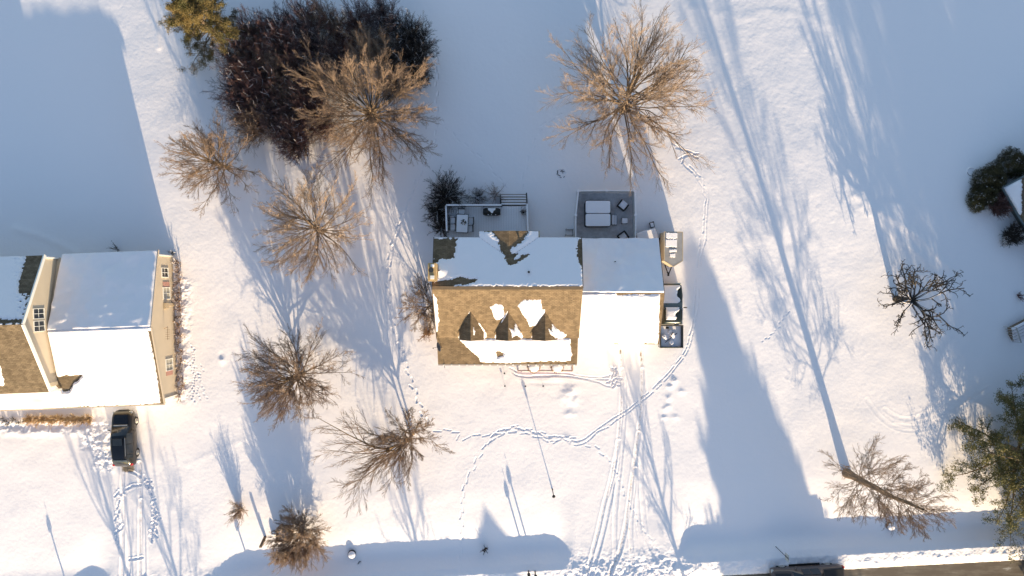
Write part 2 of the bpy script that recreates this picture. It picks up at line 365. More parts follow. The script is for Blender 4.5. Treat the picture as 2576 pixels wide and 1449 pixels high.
for k_, pp in enumerate([[(1700,372),(1730,380),(1757,385)],[(1708,400),(1730,388),(1755,397)],[(1715,410),(1718,396),(1752,386)],[(1690,360),(1712,372)],[(1716,405),(1726,420),(1742,432)]]): groove(W(pp), .14, .04, wob=.04, seed=20 + k_)
# front walk
WALK1 = [(1284,925),(1290,936),(1300,946),(1340,949),(1400,944),(1450,950),(1500,958),(1520,970),(1540,972)]
WALK2 = [(1288,926),(1302,938),(1360,936),(1420,939),(1480,949),(1530,950),(1552,930)]
for k_, pp in enumerate((WALK1, WALK2, [(1340,945),(1420,946),(1490,956),(1520,955),(1556,960)])): groove(W(pp), .15, .03, wob=.03, seed=30 + k_)
for k_ in range(16):
    rs = np.random.RandomState(60 + k_); a = (1538 + rs.rand() * 18, 925 + rs.rand() * 50); groove(to_w([a, (a[0] + rs.randn() * 6, a[1] + rs.randn() * 6)]), .16, .07, dirtv=.2)
blob(1375, 964, 75, 7, -.05); blob(1370, 955, 85, 20, .05)
blob(1434, 985, 19, 17, .18); blob(1436, 1010, 26, 14, .10); blob(1434, 1040, 14, 8, .10); blob(1428, 1098, 13, 8, .12)
for a in [(1695,958,9,7,.2),(1686,972,8,6,.16),(1680,1000,9,8,.22),(1677,1025,10,9,.2),(1672,1050,7,5,.12),(1700,1050,10,6,.08),(1715,985,8,6,.12),(1660,958,8,8,-.05)]: blob(*a)
# tyre tracks, main drive
T1 = [(1562,880),(1563,950),(1566,1000),(1560,1060),(1556,1110),(1540,1200),(1520,1270),(1500,1360),(1475,1449),(1462,1490)]
T2 = [(1566,930),(1573,1000),(1568,1080),(1562,1150),(1550,1260),(1545,1330),(1548,1400),(1535,1449),(1520,1490)]
T3 = [(1612,880),(1615,960),(1614,1010),(1608,1080),(1598,1150),(1585,1250),(1575,1320),(1560,1390),(1530,1449),(1518,1490)]
T4 = [(1616,930),(1621,1020),(1613,1120),(1612,1200),(1618,1290),(1625,1350),(1650,1400),(1680,1449),(1690,1490)]
T5 = [(1607,1090),(1600,1170),(1590,1260),(1585,1340),(1595,1449)]
T6 = [(1556,1110),(1552,1180),(1530,1280),(1512,1360),(1488,1449)]
T7 = [(1600,1180),(1604,1300),(1612,1360),(1640,1420),(1655,1449)]
for k_, (t_, dv) in enumerate(((T1, .44), (T2, .36), (T3, .48), (T4, .3), (T5, .38), (T6, .2), (T7, .15))):
    groove(W(t_), .30, .032, rim=.6, flat=True, seed=40 + k_, dirtv=dv, wob=.015)
    groove(W(t_), .05, .02, off=.18, rim=0, seed=40 + k_); groove(W(t_), .05, .02, off=-.18, rim=0, seed=40 + k_)
for a in [(1561,885,1.0),(1562,900,.5),(1612,890,1.0),(1614,905,.9),(1614,925,.6),(1563,1000,.7),(1614,1000,.8),(1611,1040,.5),(1546,1320,.6),(1582,1330,.8),(1588,1355,.7),(1586,1380,.8)]:
    p = G(a[0], a[1]); dirt = np.maximum(dirt, a[2] * .75 * np.exp(-((gx - p.x) / .14) ** 2 - ((gy - p.y) / .35) ** 2))
# left drive
for k_, (t_, dv) in enumerate((([(309,1165),(308,1250),(309,1320),(306,1449),(305,1500)], .4), ([(351,1165),(354,1250),(353,1330),(352,1449),(351,1500)], .45), ([(312,1250),(318,1330),(326,1400),(322,1449)], .2), ([(356,1260),(361,1330),(363,1449)], .25))):
    groove(W(t_), .32, .05, rim=.6, flat=True, seed=50 + k_, dirtv=dv)
for k_ in range(46):
    rs = np.random.RandomState(100 + k_); f = rs.rand(); a = (362 + 26 * math.sin(f * 2.6) + rs.randn() * 4, 1195 + f * 165)
    groove(to_w([a, (a[0] + 5 + rs.randn() * 3, a[1] + 9 + rs.randn() * 5)] ), .18, .042, rim=.5)
for k_ in range(14):
    rs = np.random.RandomState(170 + k_); a = (296 + rs.randn() * 4, 1240 + k_ * 10); groove(to_w([a, (a[0] + rs.randn() * 4, a[1] + 8)]), .18, .045, rim=.5)
for a_ in ([(318,1230),(335,1222)], [(331,1222),(352,1220)], [(325,1185),(345,1192),(352,1200)], [(325,1408),(345,1405),(358,1402)], [(300,1235),(306,1245)], [(290,1340),(305,1330),(308,1322)]): groove(W(a_), .2, .05, rim=.5)
for k_ in range(22):
    rs = np.random.RandomState(200 + k_); a = (487 + rs.randn() * 4, 870 + k_ * 6.5); groove(to_w([a, (a[0] + 1, a[1] + 3)]), .13, .035, rim=.5)
for k_ in range(22):
    rs = np.random.RandomState(230 + k_); a = (488 + k_ * 1.0 + rs.randn() * 9, 915 + rs.rand() * 90); groove(to_w([a, (a[0] + 2, a[1] + 3)]), .13, .02, rim=.5)
rough(238, 1060, 285, 1185, .06); rough(0, 1050, 240, 1088, .05); rough(446, 700, 478, 1010, .035); rough(205, 1090, 240, 1130, .07)
blob(110, 1072, 130, 7, -.16); blob(100, 1088, 140, 9, .10); blob(262, 1115, 18, 20, .16); blob(248, 1075, 16, 18, .15)
blob(560, 905, 8, 8, .22); blob(556, 893, 6, 6, -.06)
for pp in ([(2180,1005),(2220,1058),(2270,1084),(2330,1080),(2390,1050),(2440,1010),(2490,975)], [(2225,1030),(2270,1058),(2320,1048),(2370,1010),(2400,985)], [(2250,1070),(2330,1075),(2400,1035),(2460,990)], [(2390,985),(2440,1005),(2490,1030)]): groove(W(pp), .30, .007, rim=1, seed=7, wob=.02)
# faint drift ridges
for pp in ([(40,575),(120,600),(190,635)], [(2150,492),(2230,540),(2320,600),(2385,672)], [(2170,520),(2250,590),(2345,668)]): groove(W(pp), .7, -.05, rim=0)
groove(W([(380,0),(392,60),(400,120)]), .5, -.05, rim=0); groove(W([(470,1170),(560,1130),(640,1095)]), .5, -.012, rim=0)
groove(W([(1750,20),(1850,40),(1980,25),(2070,60)]), .9, -.02, rim=0, wob=.25, seed=4)
# rougher wind texture right of the house
det += .0022 * lumpb * sm(1650, 1800, DX) * (1 - sm(2050, 2250, DX)) * (1 - sm(600, 900, DY))
# gravel behind parked car, dirt beside the left house
for a in [(322,1178,20,12,.9),(60,1060,70,12,.36),(140,1058,90,10,.36),(458,760,9,90,.30),(460,900,9,90,.30)]:
    p = G(a[0], a[1]); dirt = np.maximum(dirt, a[4] * np.exp(-((gx - p.x) / (a[2] * K)) ** 4 - ((gy - p.y) / (a[3] * K)) ** 4))
d_ = np.exp(-((nn + .03) / .22) ** 2); dirt = np.maximum(dirt, d_ * .6)
Z = base_z(*np.meshgrid(XS, YS)); fade = np.ones_like(det)
DF = np.zeros(Z.shape); i0 = len(ox); j0 = int(np.searchsorted(YS, cy[0] - 1e-9))
edge = np.minimum.reduce([sm(0, 1, gx - cx[0]), sm(0, 1, cx[-1] - gx), sm(0, 1, gy - cy[0]), sm(0, 1, cy[-1] - gy)])
onroad = (nn < -.02) & (nn > -6.92)
Z[j0:j0 + ny, i0:i0 + nx] += np.where(onroad, np.minimum(det, -.01), det) * edge; DF[j0:j0 + ny, i0:i0 + nx] = dirt
GX, GY = np.meshgrid(XS, YS); V = np.stack([GX, GY, Z], -1).reshape(-1, 3)
a, b = Z.shape; idx = np.arange(a * b).reshape(a, b)
F = np.stack([idx[:-1, :-1], idx[:-1, 1:], idx[1:, 1:], idx[1:, :-1]], -1).reshape(-1, 4)
me = raw_mesh('ground', V, F, smooth=True)
at = me.attributes.new('dirt', 'FLOAT', 'POINT'); at.data.foreach_set('value', DF.astype(np.float32).ravel())
go = link('ground', me, M_GROUND); tag(go, kind='structure')
ZD = Z[j0:j0 + ny, i0:i0 + nx]
def gzd(x, y):
    i = int(round((x - cx[0]) / ST)); j = int(round((y - cy[0]) / ST))
    return float(ZD[j, i]) if 0 <= i < nx and 0 <= j < ny else gz(x, y)
# road
def road_mat():
    m = bpy.data.materials.new('wet_salted_asphalt'); m.use_nodes = True; t = m.node_tree; b = t.nodes['Principled BSDF']
    tc = t.nodes.new('ShaderNodeTexCoord'); mp = t.nodes.new('ShaderNodeMapping'); mp.inputs['Scale'].default_value = (.35, 1.6, 1)
    n = t.nodes.new('ShaderNodeTexNoise'); n.inputs['Scale'].default_value = 1.2; n.inputs['Detail'].default_value = 9; n.inputs['Roughness'].default_value = .68
    t.links.new(tc.outputs['Object'], mp.inputs[0]); t.links.new(mp.outputs[0], n.inputs['Vector'])
    r = t.nodes.new('ShaderNodeValToRGB'); r.color_ramp.elements[0].position = .45; r.color_ramp.elements[0].color = (.13, .10, .072, 1)
    r.color_ramp.elements[1].position = .72; r.color_ramp.elements[1].color = (.75, .74, .72, 1); e = r.color_ramp.elements.new(.6); e.color = (.20, .165, .125, 1)
    t.links.new(n.outputs[0], r.inputs[0]); t.links.new(r.outputs[0], b.inputs['Base Color']); b.inputs['Roughness'].default_value = .6
    return m
mb = MB(); rows = []
for s_ in np.concatenate([np.arange(-400, -80, 40), np.arange(-80, 81, 2), np.arange(120, 401, 40)]):
    c = RE0 + RD * s_; rows.append([tuple(c + RN * q) + (0.0 + .03 * (1 - abs(q + 3.45) / 3.45),) for q in (.03, -1.7, -3.45, -5.2, -6.95)])
mb.grid(rows); rd = mb.build('road', road_mat(), smooth=True); tag(rd, kind='structure')
# ---------------------------------------------------------------- houses
def topx(V): return 1288 + V[..., 0] / K * H / (H - V[..., 2]), 724.5 - V[..., 1] / K * H / (H - V[..., 2])
def roof_snow(name, q, maskf, parent, tmax=.075, step=.055, seed=0, ramp=.16, rag=3.5, rows=True, mat_=None, keep=None):
    """snow lying on the roof plane q = (p00, p10, p11, p01); maskf gives metres-like distance to the snow's edge"""
    q = [np.array(p, float) for p in q]
    nu = max(3, int(np.linalg.norm(q[1] - q[0]) / step)); nv = max(3, int(np.linalg.norm(q[3] - q[0]) / step))
    u, v = np.meshgrid(np.linspace(0, 1, nu), np.linspace(0, 1, nv)); u = u[..., None]; v = v[..., None]
    B = q[0] * (1 - u) * (1 - v) + q[1] * u * (1 - v) + q[2] * u * v + q[3] * (1 - u) * v
    n = np.cross(q[1] - q[0], q[3] - q[0]); n /= np.linalg.norm(n)
    if n[2] < 0: n = -n
    px, py = topx(B)
    e = fnoise(u.shape[:2], step, .12, .8, seed + 11); e2 = fnoise(u.shape[:2], step, .8, 4, seed + 12)
    d = maskf(px, py) + rag * .32 * e
    if rows:
        r_ = np.floor(v[..., 0] * np.linalg.norm(q[3] - q[0]) / .13); c_ = np.floor(u[..., 0] * np.linalg.norm(q[1] - q[0]) / .26 + (r_ % 2) * .5)
        hsh = np.sin(r_ * 127.1 + c_ * 311.7 + seed) * 43758.5453; hsh -= np.floor(hsh); d = d + (hsh - .5) * rag * .9
    t = np.clip(d * K / ramp, -1, 1); t = np.where(t > 0, .012 + tmax * t ** .7, -.02)
    t = t + np.where(t > 0, (.003 * e + (.008 if rows else .036) * e2), 0)
    t = np.where((t > -.01) & (t < .012), .012, t)
    t[0, :] = t[-1, :] = -.015; t[:, 0] = t[:, -1] = -.015
    Vv = B + n * t[..., None]
    a, b = t.shape; idx = np.arange(a * b).reshape(a, b)
    F = np.stack([idx[:-1, :-1], idx[:-1, 1:], idx[1:, 1:], idx[1:, :-1]], -1).reshape(-1, 4)
    tt = t.ravel(); k = (tt[F] > 0).any(1)
    if keep is not None: k &= keep(B.reshape(-1, 3))[F].all(1)
    F = F[k]
    if np.cross(q[1] - q[0], q[3] - q[0])[2] < 0: F = F[:, ::-1]
    used = np.unique(F); mp_ = np.zeros(a * b, int); mp_[used] = np.arange(len(used))
    Vv = Vv.reshape(-1, 3)[used]
    if parent is not None: Vv = Vv - np.array(parent.matrix_basis.translation)
    me = raw_mesh(name, Vv, mp_[F], smooth=True)
    return link(name, me, mat_ or M_SNOW, parent)
def slab(mb, q, th):   # a roof slab below its top face q
    q = [Vector(p) for p in q]; n = (q[1] - q[0]).cross(q[3] - q[0]).normalized()
    if n.z < 0: n = -n
    vs = [p for p in q] + [p - Vector((0, 0, 1)) * th for p in q]; m = len(q)
    mb.add(vs, [tuple(range(m)), tuple(range(m, 2 * m))[::-1]] + [(i, (i + 1) % m, (i + 1) % m + m, i + m) for i in range(m)])
def z5(*pts): return [(1048.2 + .2893 * a, 587 + .2893 * b) for a, b in pts]
def z3(*pts): return [(1006.3 + .2605 * a, 419.3 + .2605 * b) for a, b in pts]
def union(polys): return lambda x, y: np.maximum.reduce([sdf(x, y, p) for p in polys])
def window(name, c, wdt, hgt, nrm, parent, glass=None, mull=1, slat=False, fr=.045):
    """a window in a vertical wall facing nrm (unit x,y): frame part with its pane as sub-part"""
    c = Vector(c); n = Vector((nrm[0], nrm[1], 0)); t = Vector((-n.y, n.x, 0)); up = Vector((0, 0, 1))
    mb = MB(); 
    for s_ in (-1, 1):
        mb.beam(c + t * s_ * (wdt / 2) - up * hgt / 2 + n * .02, c + t * s_ * (wdt / 2) + up * hgt / 2 + n * .02, fr, .07, up=n)
        mb.beam(c - t * (wdt / 2 + fr / 2) + up * s_ * (hgt / 2 + fr / 2) + n * .025, c + t * (wdt / 2 + fr / 2) + up * s_ * (hgt / 2 + fr / 2) + n * .025, fr, .08, up=n)
    for k_ in range(mull):
        x_ = -wdt / 2 + wdt * (k_ + 1) / (mull + 1); mb.beam(c + t * x_ - up * hgt / 2 + n * .015, c + t * x_ + up * hgt / 2 + n * .015, .04, .04, up=n)
    mb.beam(c - t * wdt / 2 + n * .012, c + t * wdt / 2 + n * .012, .035, .03, up=n)
    f = mb.build(name, M_WHITE, parent)
    g = MB(); g.beam(c - t * (wdt / 2 - .03) + n * .004, c + t * (wdt / 2 - .03) + n * .004, .006, hgt - .02, up=up)
    g.build('pane', glass or M_GLASS, f); return f
def wreath_mat(): return M_BUSH
# ---- the house in the middle
HX0, HX1 = -5.85, 5.2
house = thing('brown_roofed_house', 'tan shingled house with three small dormers, patchy roof snow and an attached white roofed garage', 'house', (0, 0, 0))
XL, XR = -6.0, 5.34
ZR, ZB, ZK, ZE = 6.6, 5.55, 3.6, 2.8; YB, YK, YE = 3.9, -4.0, -6.16
mb = MB(); sidep = [(-3.85, -.3), (3.62, -.3), (3.62, 5.5), (0, 6.45), (-3.85, 3.65)]
vs = [(HX0, y, z) for y, z in sidep] + [(HX1, y, z) for y, z in sidep]
mb.add(vs, [(0, 1, 2, 3, 4)[::-1], (5, 6, 7, 8, 9)] + [(i, (i + 1) % 5, (i + 1) % 5 + 5, i + 5) for i in range(5)])
mb.box((0, 3.95, 2.6), (4.3, .9, 5.75))
mb.build('wall', M_SIDING, house)
mb = MB(); slab(mb, [(XL, .01, ZR), (XR, .01, ZR), (XR, YB, ZB), (XL, YB, ZB)], .14); mb.build('back_roof', M_ROOF, house)
mb = MB(); slab(mb, [(XL, YK, ZK), (XR, YK, ZK), (XR, -.01, ZR), (XL, -.01, ZR)], .14); mb.build('front_roof', M_ROOF, house)
mb = MB(); slab(mb, [(XL + .02, YE, ZE), (XR - .08, YE, ZE), (XR - .08, YK - .005, ZK), (XL + .02, YK - .005, ZK)], .12); mb.build('porch_roof', M_ROOF, house)
mb = MB(); mb.box((-.33, .0, ZR + .015), (XR - XL + .02, .26, .03)); mb.build('ridge_cap', mat('ridge_cap', (.20, .14, .085), .9, var=.1, vscale=6), house)
# cross gable at the back
GXc = -.24; GW = 2.28; GZ = 5.98; GE = 5.56; GY1 = 4.36; yv = (ZR - GZ) / ((ZR - ZB) / YB)
mb = MB(); mb.add([(GXc - GW, GY1, GE), (GXc, GY1, GZ), (GXc, yv, GZ + .01), (GXc - GW, YB - .02, GE)], [(0, 1, 2, 3)]); mb.add([(GXc + GW, GY1, GE), (GXc, GY1, GZ), (GXc, yv, GZ + .01), (GXc + GW, YB - .02, GE)], [(3, 2, 1, 0)])
mb.add([(GXc - GW, GY1, GE - .12), (GXc, GY1, GZ - .12), (GXc + GW, GY1, GE - .12), (GXc + GW, GY1, GE), (GXc, GY1, GZ), (GXc - GW, GY1, GE)], [(0, 1, 4, 5), (1, 2, 3, 4)])
mb.add([(GXc - GW, GY1, GE - .12), (GXc - GW, YB, GE - .12), (GXc - GW, YB, GE), (GXc - GW, GY1, GE)], [(0, 1, 2, 3)]); mb.add([(GXc + GW, GY1, GE - .12), (GXc + GW, YB, GE - .12), (GXc + GW, YB, GE), (GXc + GW, GY1, GE)], [(3, 2, 1, 0)])
mb.build('cross_gable', M_ROOF, house)
bare_back = [z3((335,694),(560,690),(545,740),(535,790),(520,880),(440,900),(380,885),(350,930),(315,950),(320,850)),
             z3((785,618),(1235,612),(1228,665),(1185,720),(1120,765),(1062,790),(1062,850),(1100,832),(1140,845),(1100,900),(1160,868),(1245,842),(1212,880),(1120,935),(1048,952),(1010,880),(975,800),(940,690),(880,632)),
             z3((310,1115),(480,1090),(580,1062),(640,1075),(752,1083),(735,1110),(620,1140),(480,1162),(310,1166)),
             z3((1728,690),(1760,690),(1775,1170),(1752,980),(1716,900),(1708,780)), z3((300,1163),(1780,1160),(1780,1200),(300,1200))]
bb = union(bare_back)
roof_snow('roof_snow', [(XL, .05, ZR - .01), (XR, .05, ZR - .01), (XR, YB, ZB), (XL, YB, ZB)], lambda x, y: -bb(x, y), house, seed=1, keep=lambda B: ~((np.abs(B[:, 0] - GXc) < (B[:, 1] - yv) / (YB - yv) * GW - .04) & (B[:, 1] > yv + .05)))
roof_snow('roof_snow', [(GXc, yv, GZ), (GXc, GY1, GZ), (GXc - GW, GY1, GE), (GXc - GW, YB, GE)], lambda x, y: -bb(x, y), house, seed=2, keep=lambda B: (B[:, 1] - yv) / (YB - yv) * GW > np.abs(B[:, 0] - GXc) - .1)
roof_snow('roof_snow', [(GXc, yv, GZ), (GXc, GY1, GZ), (GXc + GW, GY1, GE), (GXc + GW, YB, GE)], lambda x, y: -bb(x, y), house, seed=3, keep=lambda B: (B[:, 1] - yv) / (YB - yv) * GW > np.abs(B[:, 0] - GXc) - .1)
fr = union([z5((125,490),(150,525),(170,560),(183,640),(193,760),(180,850),(165,900),(150,700)), z5((640,640),(690,612),(745,625),(762,690),(745,740),(700,755),(680,740),(665,700)),
     z5((878,630),(900,600),(940,578),(1080,578),(1092,660),(1118,662),(1060,780),(1040,800),(985,812),(960,750),(920,700)),
     z5((462,675),(440,760),(392,880),(374,912),(358,912),(410,800)), z5((797,660),(790,700),(760,770),(718,830),(690,908),(676,908),(725,790)), z5((1119,660),(1108,720),(1085,800),(1040,850),(1012,905),(998,905),(1050,790)),
     z5((518,762),(560,800),(606,870),(600,920),(580,918),(545,850)), z5((858,785),(900,850),(922,900),(915,920),(870,885),(830,908),(812,830),(845,845)), z5((1180,792),(1230,840),(1305,880),(1270,920),(1200,908),(1160,870),(1150,830),(1175,845))])
roof_snow('roof_snow', [(XL, YK, ZK), (XR, YK, ZK), (XR, -.1, ZR - .075), (XL, -.1, ZR - .075)], fr, house, seed=4, tmax=.08, rag=1.5)
low = z5((366,918),(1335,914),(1337,1000),(1352,1060),(1335,1105),(1290,1113),(1150,1107),(1050,1112),(800,1128),(640,1120),(550,1118),(545,1080),(480,1030),(430,980)); hole = z5((680,1030),(705,1020),(765,1038),(745,1070),(700,1075))
roof_snow('porch_snow', [(XL + .02, YE, ZE), (XR - .08, YE, ZE), (XR - .08, YK, ZK), (XL + .02, YK, ZK)], lambda x, y: np.minimum(sdf(x, y, low), -sdf(x, y, hole)), house, seed=5, tmax=.10, rag=1.6)
# dormers
for i_, dxx in enumerate((1184, 1278.5, 1371.5)):
    zt = 5.25; xr = P(dxx, 850, zt).x; yf = -3.98; ya = -(ZR - zt) / ((ZR - ZK) / -YK); hw = .98; ze = 4.08; yve = -(ZR - ze) / ((ZR - ZK) / -YK)
    mb = MB()
    for s_ in (-1, 1):
        mb.add([(xr, ya, zt), (xr, yf - .12, zt), (xr + s_ * hw, yf - .12, ze), (xr + s_ * hw, yve, ze), (xr + s_ * hw, yf - .12, ze - .08), (xr, yf - .12, zt - .08)],
               [(0, 1, 2, 3) if s_ < 0 else (3, 2, 1, 0), (1, 5, 4, 2)])
    d_ = mb.build('dormer', M_ROOF, house)
    mb = MB(); mb.add([(xr - hw * .86, yf, 3.55), (xr + hw * .86, yf, 3.55), (xr + hw * .86, yf, ze + .1), (xr, yf, zt - .1), (xr - hw * .86, yf, ze + .1)], [(0, 1, 2, 3, 4)]); mb.build('gable_face', M_SIDING, d_)
    window('window', (xr, yf, 4.25), .7, .8, (0, -1), d_, mull=0)
    if i_: roof_snow('dormer_snow', [(xr + .02, ya - .1, zt - .02), (xr + .02, yf, zt - .02), (xr + hw, yf, ze), (xr + hw, yve, ze)], fr, d_, seed=20 + i_, tmax=.05, rag=2)
    else: roof_snow('dormer_snow', [(xr + .02, ya - .1, zt - .02), (xr + .02, yf, zt - .02), (xr + hw, yf, ze), (xr + hw, yve, ze)], union([z5((494,808),(508,850),(505,885),(492,887))]), d_, seed=20, tmax=.05, rag=1)
# gutter along the porch
mb = MB(); mb.box(((XL + XR) / 2 - .03, YE - .055, ZE - .04), (XR - XL - .12, .10, .09)); mb.build('gutter', mat('gutter', (.45, .38, .32), .5), house)
for k_ in range(18):
    x_ = XL + .5 + k_ * .62; mb = MB(); mb.box((x_, YE - .06, ZE + .03), (.10, .10, .06)); mb.build('gutter_bracket', M_WHITE, house, bevel=.02)
# chimney
pc = (P(1076.6, 662.3, 7.6), P(1097.4, 707, 7.6)); cxm, cym = (pc[0].x + pc[1].x) / 2, (pc[0].y + pc[1].y) / 2; cw, cd = abs(pc[1].x - pc[0].x), abs(pc[1].y - pc[0].y)
mb = MB(); mb.box((cxm, cym, 3.7), (cw - .04, cd - .04, 7.6)); ch = mb.build('chimney', M_CHIM, house)
mb = MB(); mb.box((cxm, cym, 7.55), (cw + .03, cd + .03, .12)); mb.build('chimney_cap', mat('chimney_top', (.50, .34, .16), .6), ch, bevel=.015)
mb = MB(); mb.tube([(cxm - .03, cym + .15, 7.6), (cxm - .03, cym + .15, 7.95)], .14, 14); mb.build('flue_pipe', M_BLACK, ch, smooth=False)
mb = MB(); mb.tube([(cxm - .03, cym + .15, 7.99), (cxm - .03, cym + .15, 8.03)], .19, 14); mb.build('flue_cap', M_DARK, ch)
mb = MB(); mb.box((cxm + .02, cym - .38, 7.66), (.30, .27, .08)); mb.build('flue_cover', M_WHITE, ch, bevel=.01)
mb = MB(); mb.box((cxm + .03, cym + .48, 7.63), (.26, .2, .05)); mb.build('snow_patch', M_SNOW, ch, bevel=.02)
p = P(1330, 684.5, 6.2); mb = MB(); mb.tube([(p.x, p.y, 6.0), (p.x, p.y, 6.55)], .065, 10); mb.tube([(p.x, p.y, 6.5), (p.x, p.y, 6.58)], .09, 10); mb.build('vent_pipe', M_BLACK, house)
# snow drift against the chimney
mb = MB(); rows = []
for i in range(9):
    a = math.pi * i / 8; rows.append([(cxm + .35 + 1.0 * r_ * math.sin(a) * 1.1, cym + .15 + .8 * r_ * math.cos(a), ZR - (cym + .15 + .8 * r_ * math.cos(a)) * .269 + .05 + .33 * (1 - r_) ** 1.5) for r_ in (1, .85, .7, .5, .3, .1)])
mb.grid(rows); mb.build('snow_drift', M_SNOW, house, smooth=True)
# garage wing
GX1 = 11.82; GYB, GYR, GYF, GZR, GZE = 3.99, -.39, -4.53, 5.0, 3.0
mb = MB(); sp = [(-4.3, -.4), (3.75, -.4), (3.75, 2.95), (GYR, 4.83), (-4.3, 2.95)]; X0, X1 = HX1 + .004, 11.6
vs = [(X0, y, z) for y, z in sp] + [(X1, y, z) for y, z in sp]; mb.add(vs, [(0, 1, 2, 3, 4)[::-1], (5, 6, 7, 8, 9)] + [(i, (i + 1) % 5, (i + 1) % 5 + 5, i + 5) for i in range(5)]); mb.build('garage_wall', M_SIDING, house)
gl = P(1464, 600, GZE).x; gl = XR + .003
mb = MB(); slab(mb, [(gl, GYR + .01, GZR), (GX1, GYR + .01, GZR), (GX1, GYB, GZE), (gl, GYB, GZE)], .13); mb.build('garage_roof', M_ROOF, house)
mb = MB(); slab(mb, [(gl - .1, GYF, GZE), (GX1, GYF, GZE), (GX1, GYR - .01, GZR), (gl - .1, GYR - .01, GZR)], .13); mb.build('garage_roof', M_ROOF, house)
for a_, b_ in (((GX1 + .02, GYR, GZR - .08), (GX1 + .02, GYB, GZE - .08)), ((GX1 + .02, GYR, GZR - .08), (GX1 + .02, GYF, GZE - .08)), ((XL - .02, .0, ZR - .08), (XL - .02, YB, ZB - .08)), ((XL - .02, 0, ZR - .08), (XL - .02, YK, ZK - .08)), ((XR + .02, .0, ZR - .08), (XR + .02, YB, ZB - .08))): mb = MB(); mb.beam(a_, b_, .035, .2); mb.build('rake_board', mat('dark_brown_trim', (.10, .07, .055), .7), house)
big = [(1300, 500), (1800, 500), (1800, 1000), (1300, 1000)]
roof_snow('garage_snow', [(gl, GYR + .02, GZR), (GX1, GYR + .02, GZR), (GX1, GYB, GZE), (gl, GYB, GZE)], lambda x, y: 12 + 0 * x, house, seed=6, tmax=.13, rows=False, rag=1)
gb = union([z5((1742, 516), (2125, 512), (2125, 530), (1742, 532)), z5((2113, 525), (2170, 525), (2170, 990), (2098, 990), (2102, 860), (2108, 700)), z5((1720, 962), (2150, 957), (2150, 1000), (1720, 1000))])
roof_snow('garage_snow', [(gl - .1, GYF, GZE), (GX1, GYF, GZE), (GX1, GYR - .02, GZR), (gl - .1, GYR - .02, GZR)], lambda x, y: -gb(x, y), house, seed=7, tmax=.11, rows=False, rag=1.5)
p = P(1547, 658, 4.2); mb = MB(); mb.tube([(p.x, p.y, 3.9), (p.x, p.y, 4.55)], .035, 8); mb.build('vent_pipe', M_BLACK, house)
for xg in (7.0, 9.9):
    mb = MB()
    for r_ in range(4): mb.box((xg, -4.315, .3 + r_ * .56), (2.5, .05, .545))
    gd = mb.build('garage_door', M_WHITE, house, bevel=.01)
    mb = MB(); mb.box((xg, -4.345, .55), (.25, .03, .05)); mb.build('handle', M_BLACK, gd)
mb = MB(); mb.box((5.9, -4.31, 1.6), (.1, .06, .1)); mb.build('wall_lamp', M_BLACK, house)
mb = MB(); mb.box((-.6, -3.88, 1.15), (.95, .05, 2.1)); fd = mb.build('front_door', M_RED, house, bevel=.01)
mb = MB(); mb.box((-.25, -3.92, 1.1), (.05, .04, .14)); mb.build('handle', M_BLACK, fd)
for xw in (-4.3, 1.6, 3.7): window('window', (xw, -3.85, 1.7), 1.1, 1.3, (0, -1), house)
for xw in (-4.2, 3.4): window('window', (xw, 3.62, 4.4), .9, 1.0, (0, 1), house); window('window', (xw, 3.62, 1.9), 1.1, 1.2, (0, 1), house)
window('window', (-.2, 4.4, 4.5), 1.1, 1.0, (0, 1), house)
mb = MB(); mb.box((-.35, 4.42, 1.75), (1.7, .05, 2.0)); mb.build('patio_door', M_GLASS, house)
mb = MB(); mb.box((-.35, -5.0, .12), (10.9, 2.2, .25)); mb.build('porch_floor', M_WOOD, house)
for xp in (-5.7, -3.0, -1.6, .9, 3.0, 5.0):
    mb = MB(); mb.box((xp, -5.95, 1.45), (.13, .13, 2.5)); mb.build('porch_post', M_WHITE, house)
# satellite dish on the porch corner
c = P(1106, 872, 4.0); dish = thing('satellite_dish', 'dark satellite dish on a tripod at the left corner of the tan porch roof', 'satellite dish', (c.x, c.y, 3.4))
mb = MB(); nrm = Vector((.55, -.35, .72)).normalized(); u = nrm.orthogonal().normalized(); v = nrm.cross(u); rows = []
nrm = Vector((-.86, -.2, .44)).normalized(); u = Vector((0, 0, 1)).cross(nrm).normalized(); v = nrm.cross(u)
for r_ in (.03, .15, .27, .38): rows.append([c + u * math.cos(a) * r_ + v * math.sin(a) * r_ * 1.05 + nrm * (r_ * r_ * .5) for a in np.linspace(0, 2 * math.pi, 21)])
mb.grid(rows); o = mb.build('dish', mat('dish_grey', (.05, .05, .055), .5), dish, smooth=True); o.modifiers.new('s', 'SOLIDIFY').thickness = .02
foot = P(1119, 926, 2.7); mb = MB(); mb.tube([c + v * .1, (c.x + .1, c.y - .15, 3.25)], .025, 6); mb.tube([(c.x + .1, c.y - .15, 3.25), (foot.x, foot.y, foot.z)], .02, 6); mb.tube([(c.x + .1, c.y - .15, 3.25), (c.x + .55, c.y - .7, 3.06)], .012, 6); mb.build('mast', M_BLACK, dish)
mb = MB(); mb.tube([c + v * -.3, c + nrm * .45 - v * .25], .012, 6); mb.box(c + nrm * .47 - v * .25, (.07, .07, .1)); mb.build('feed_arm', M_BLACK, dish)
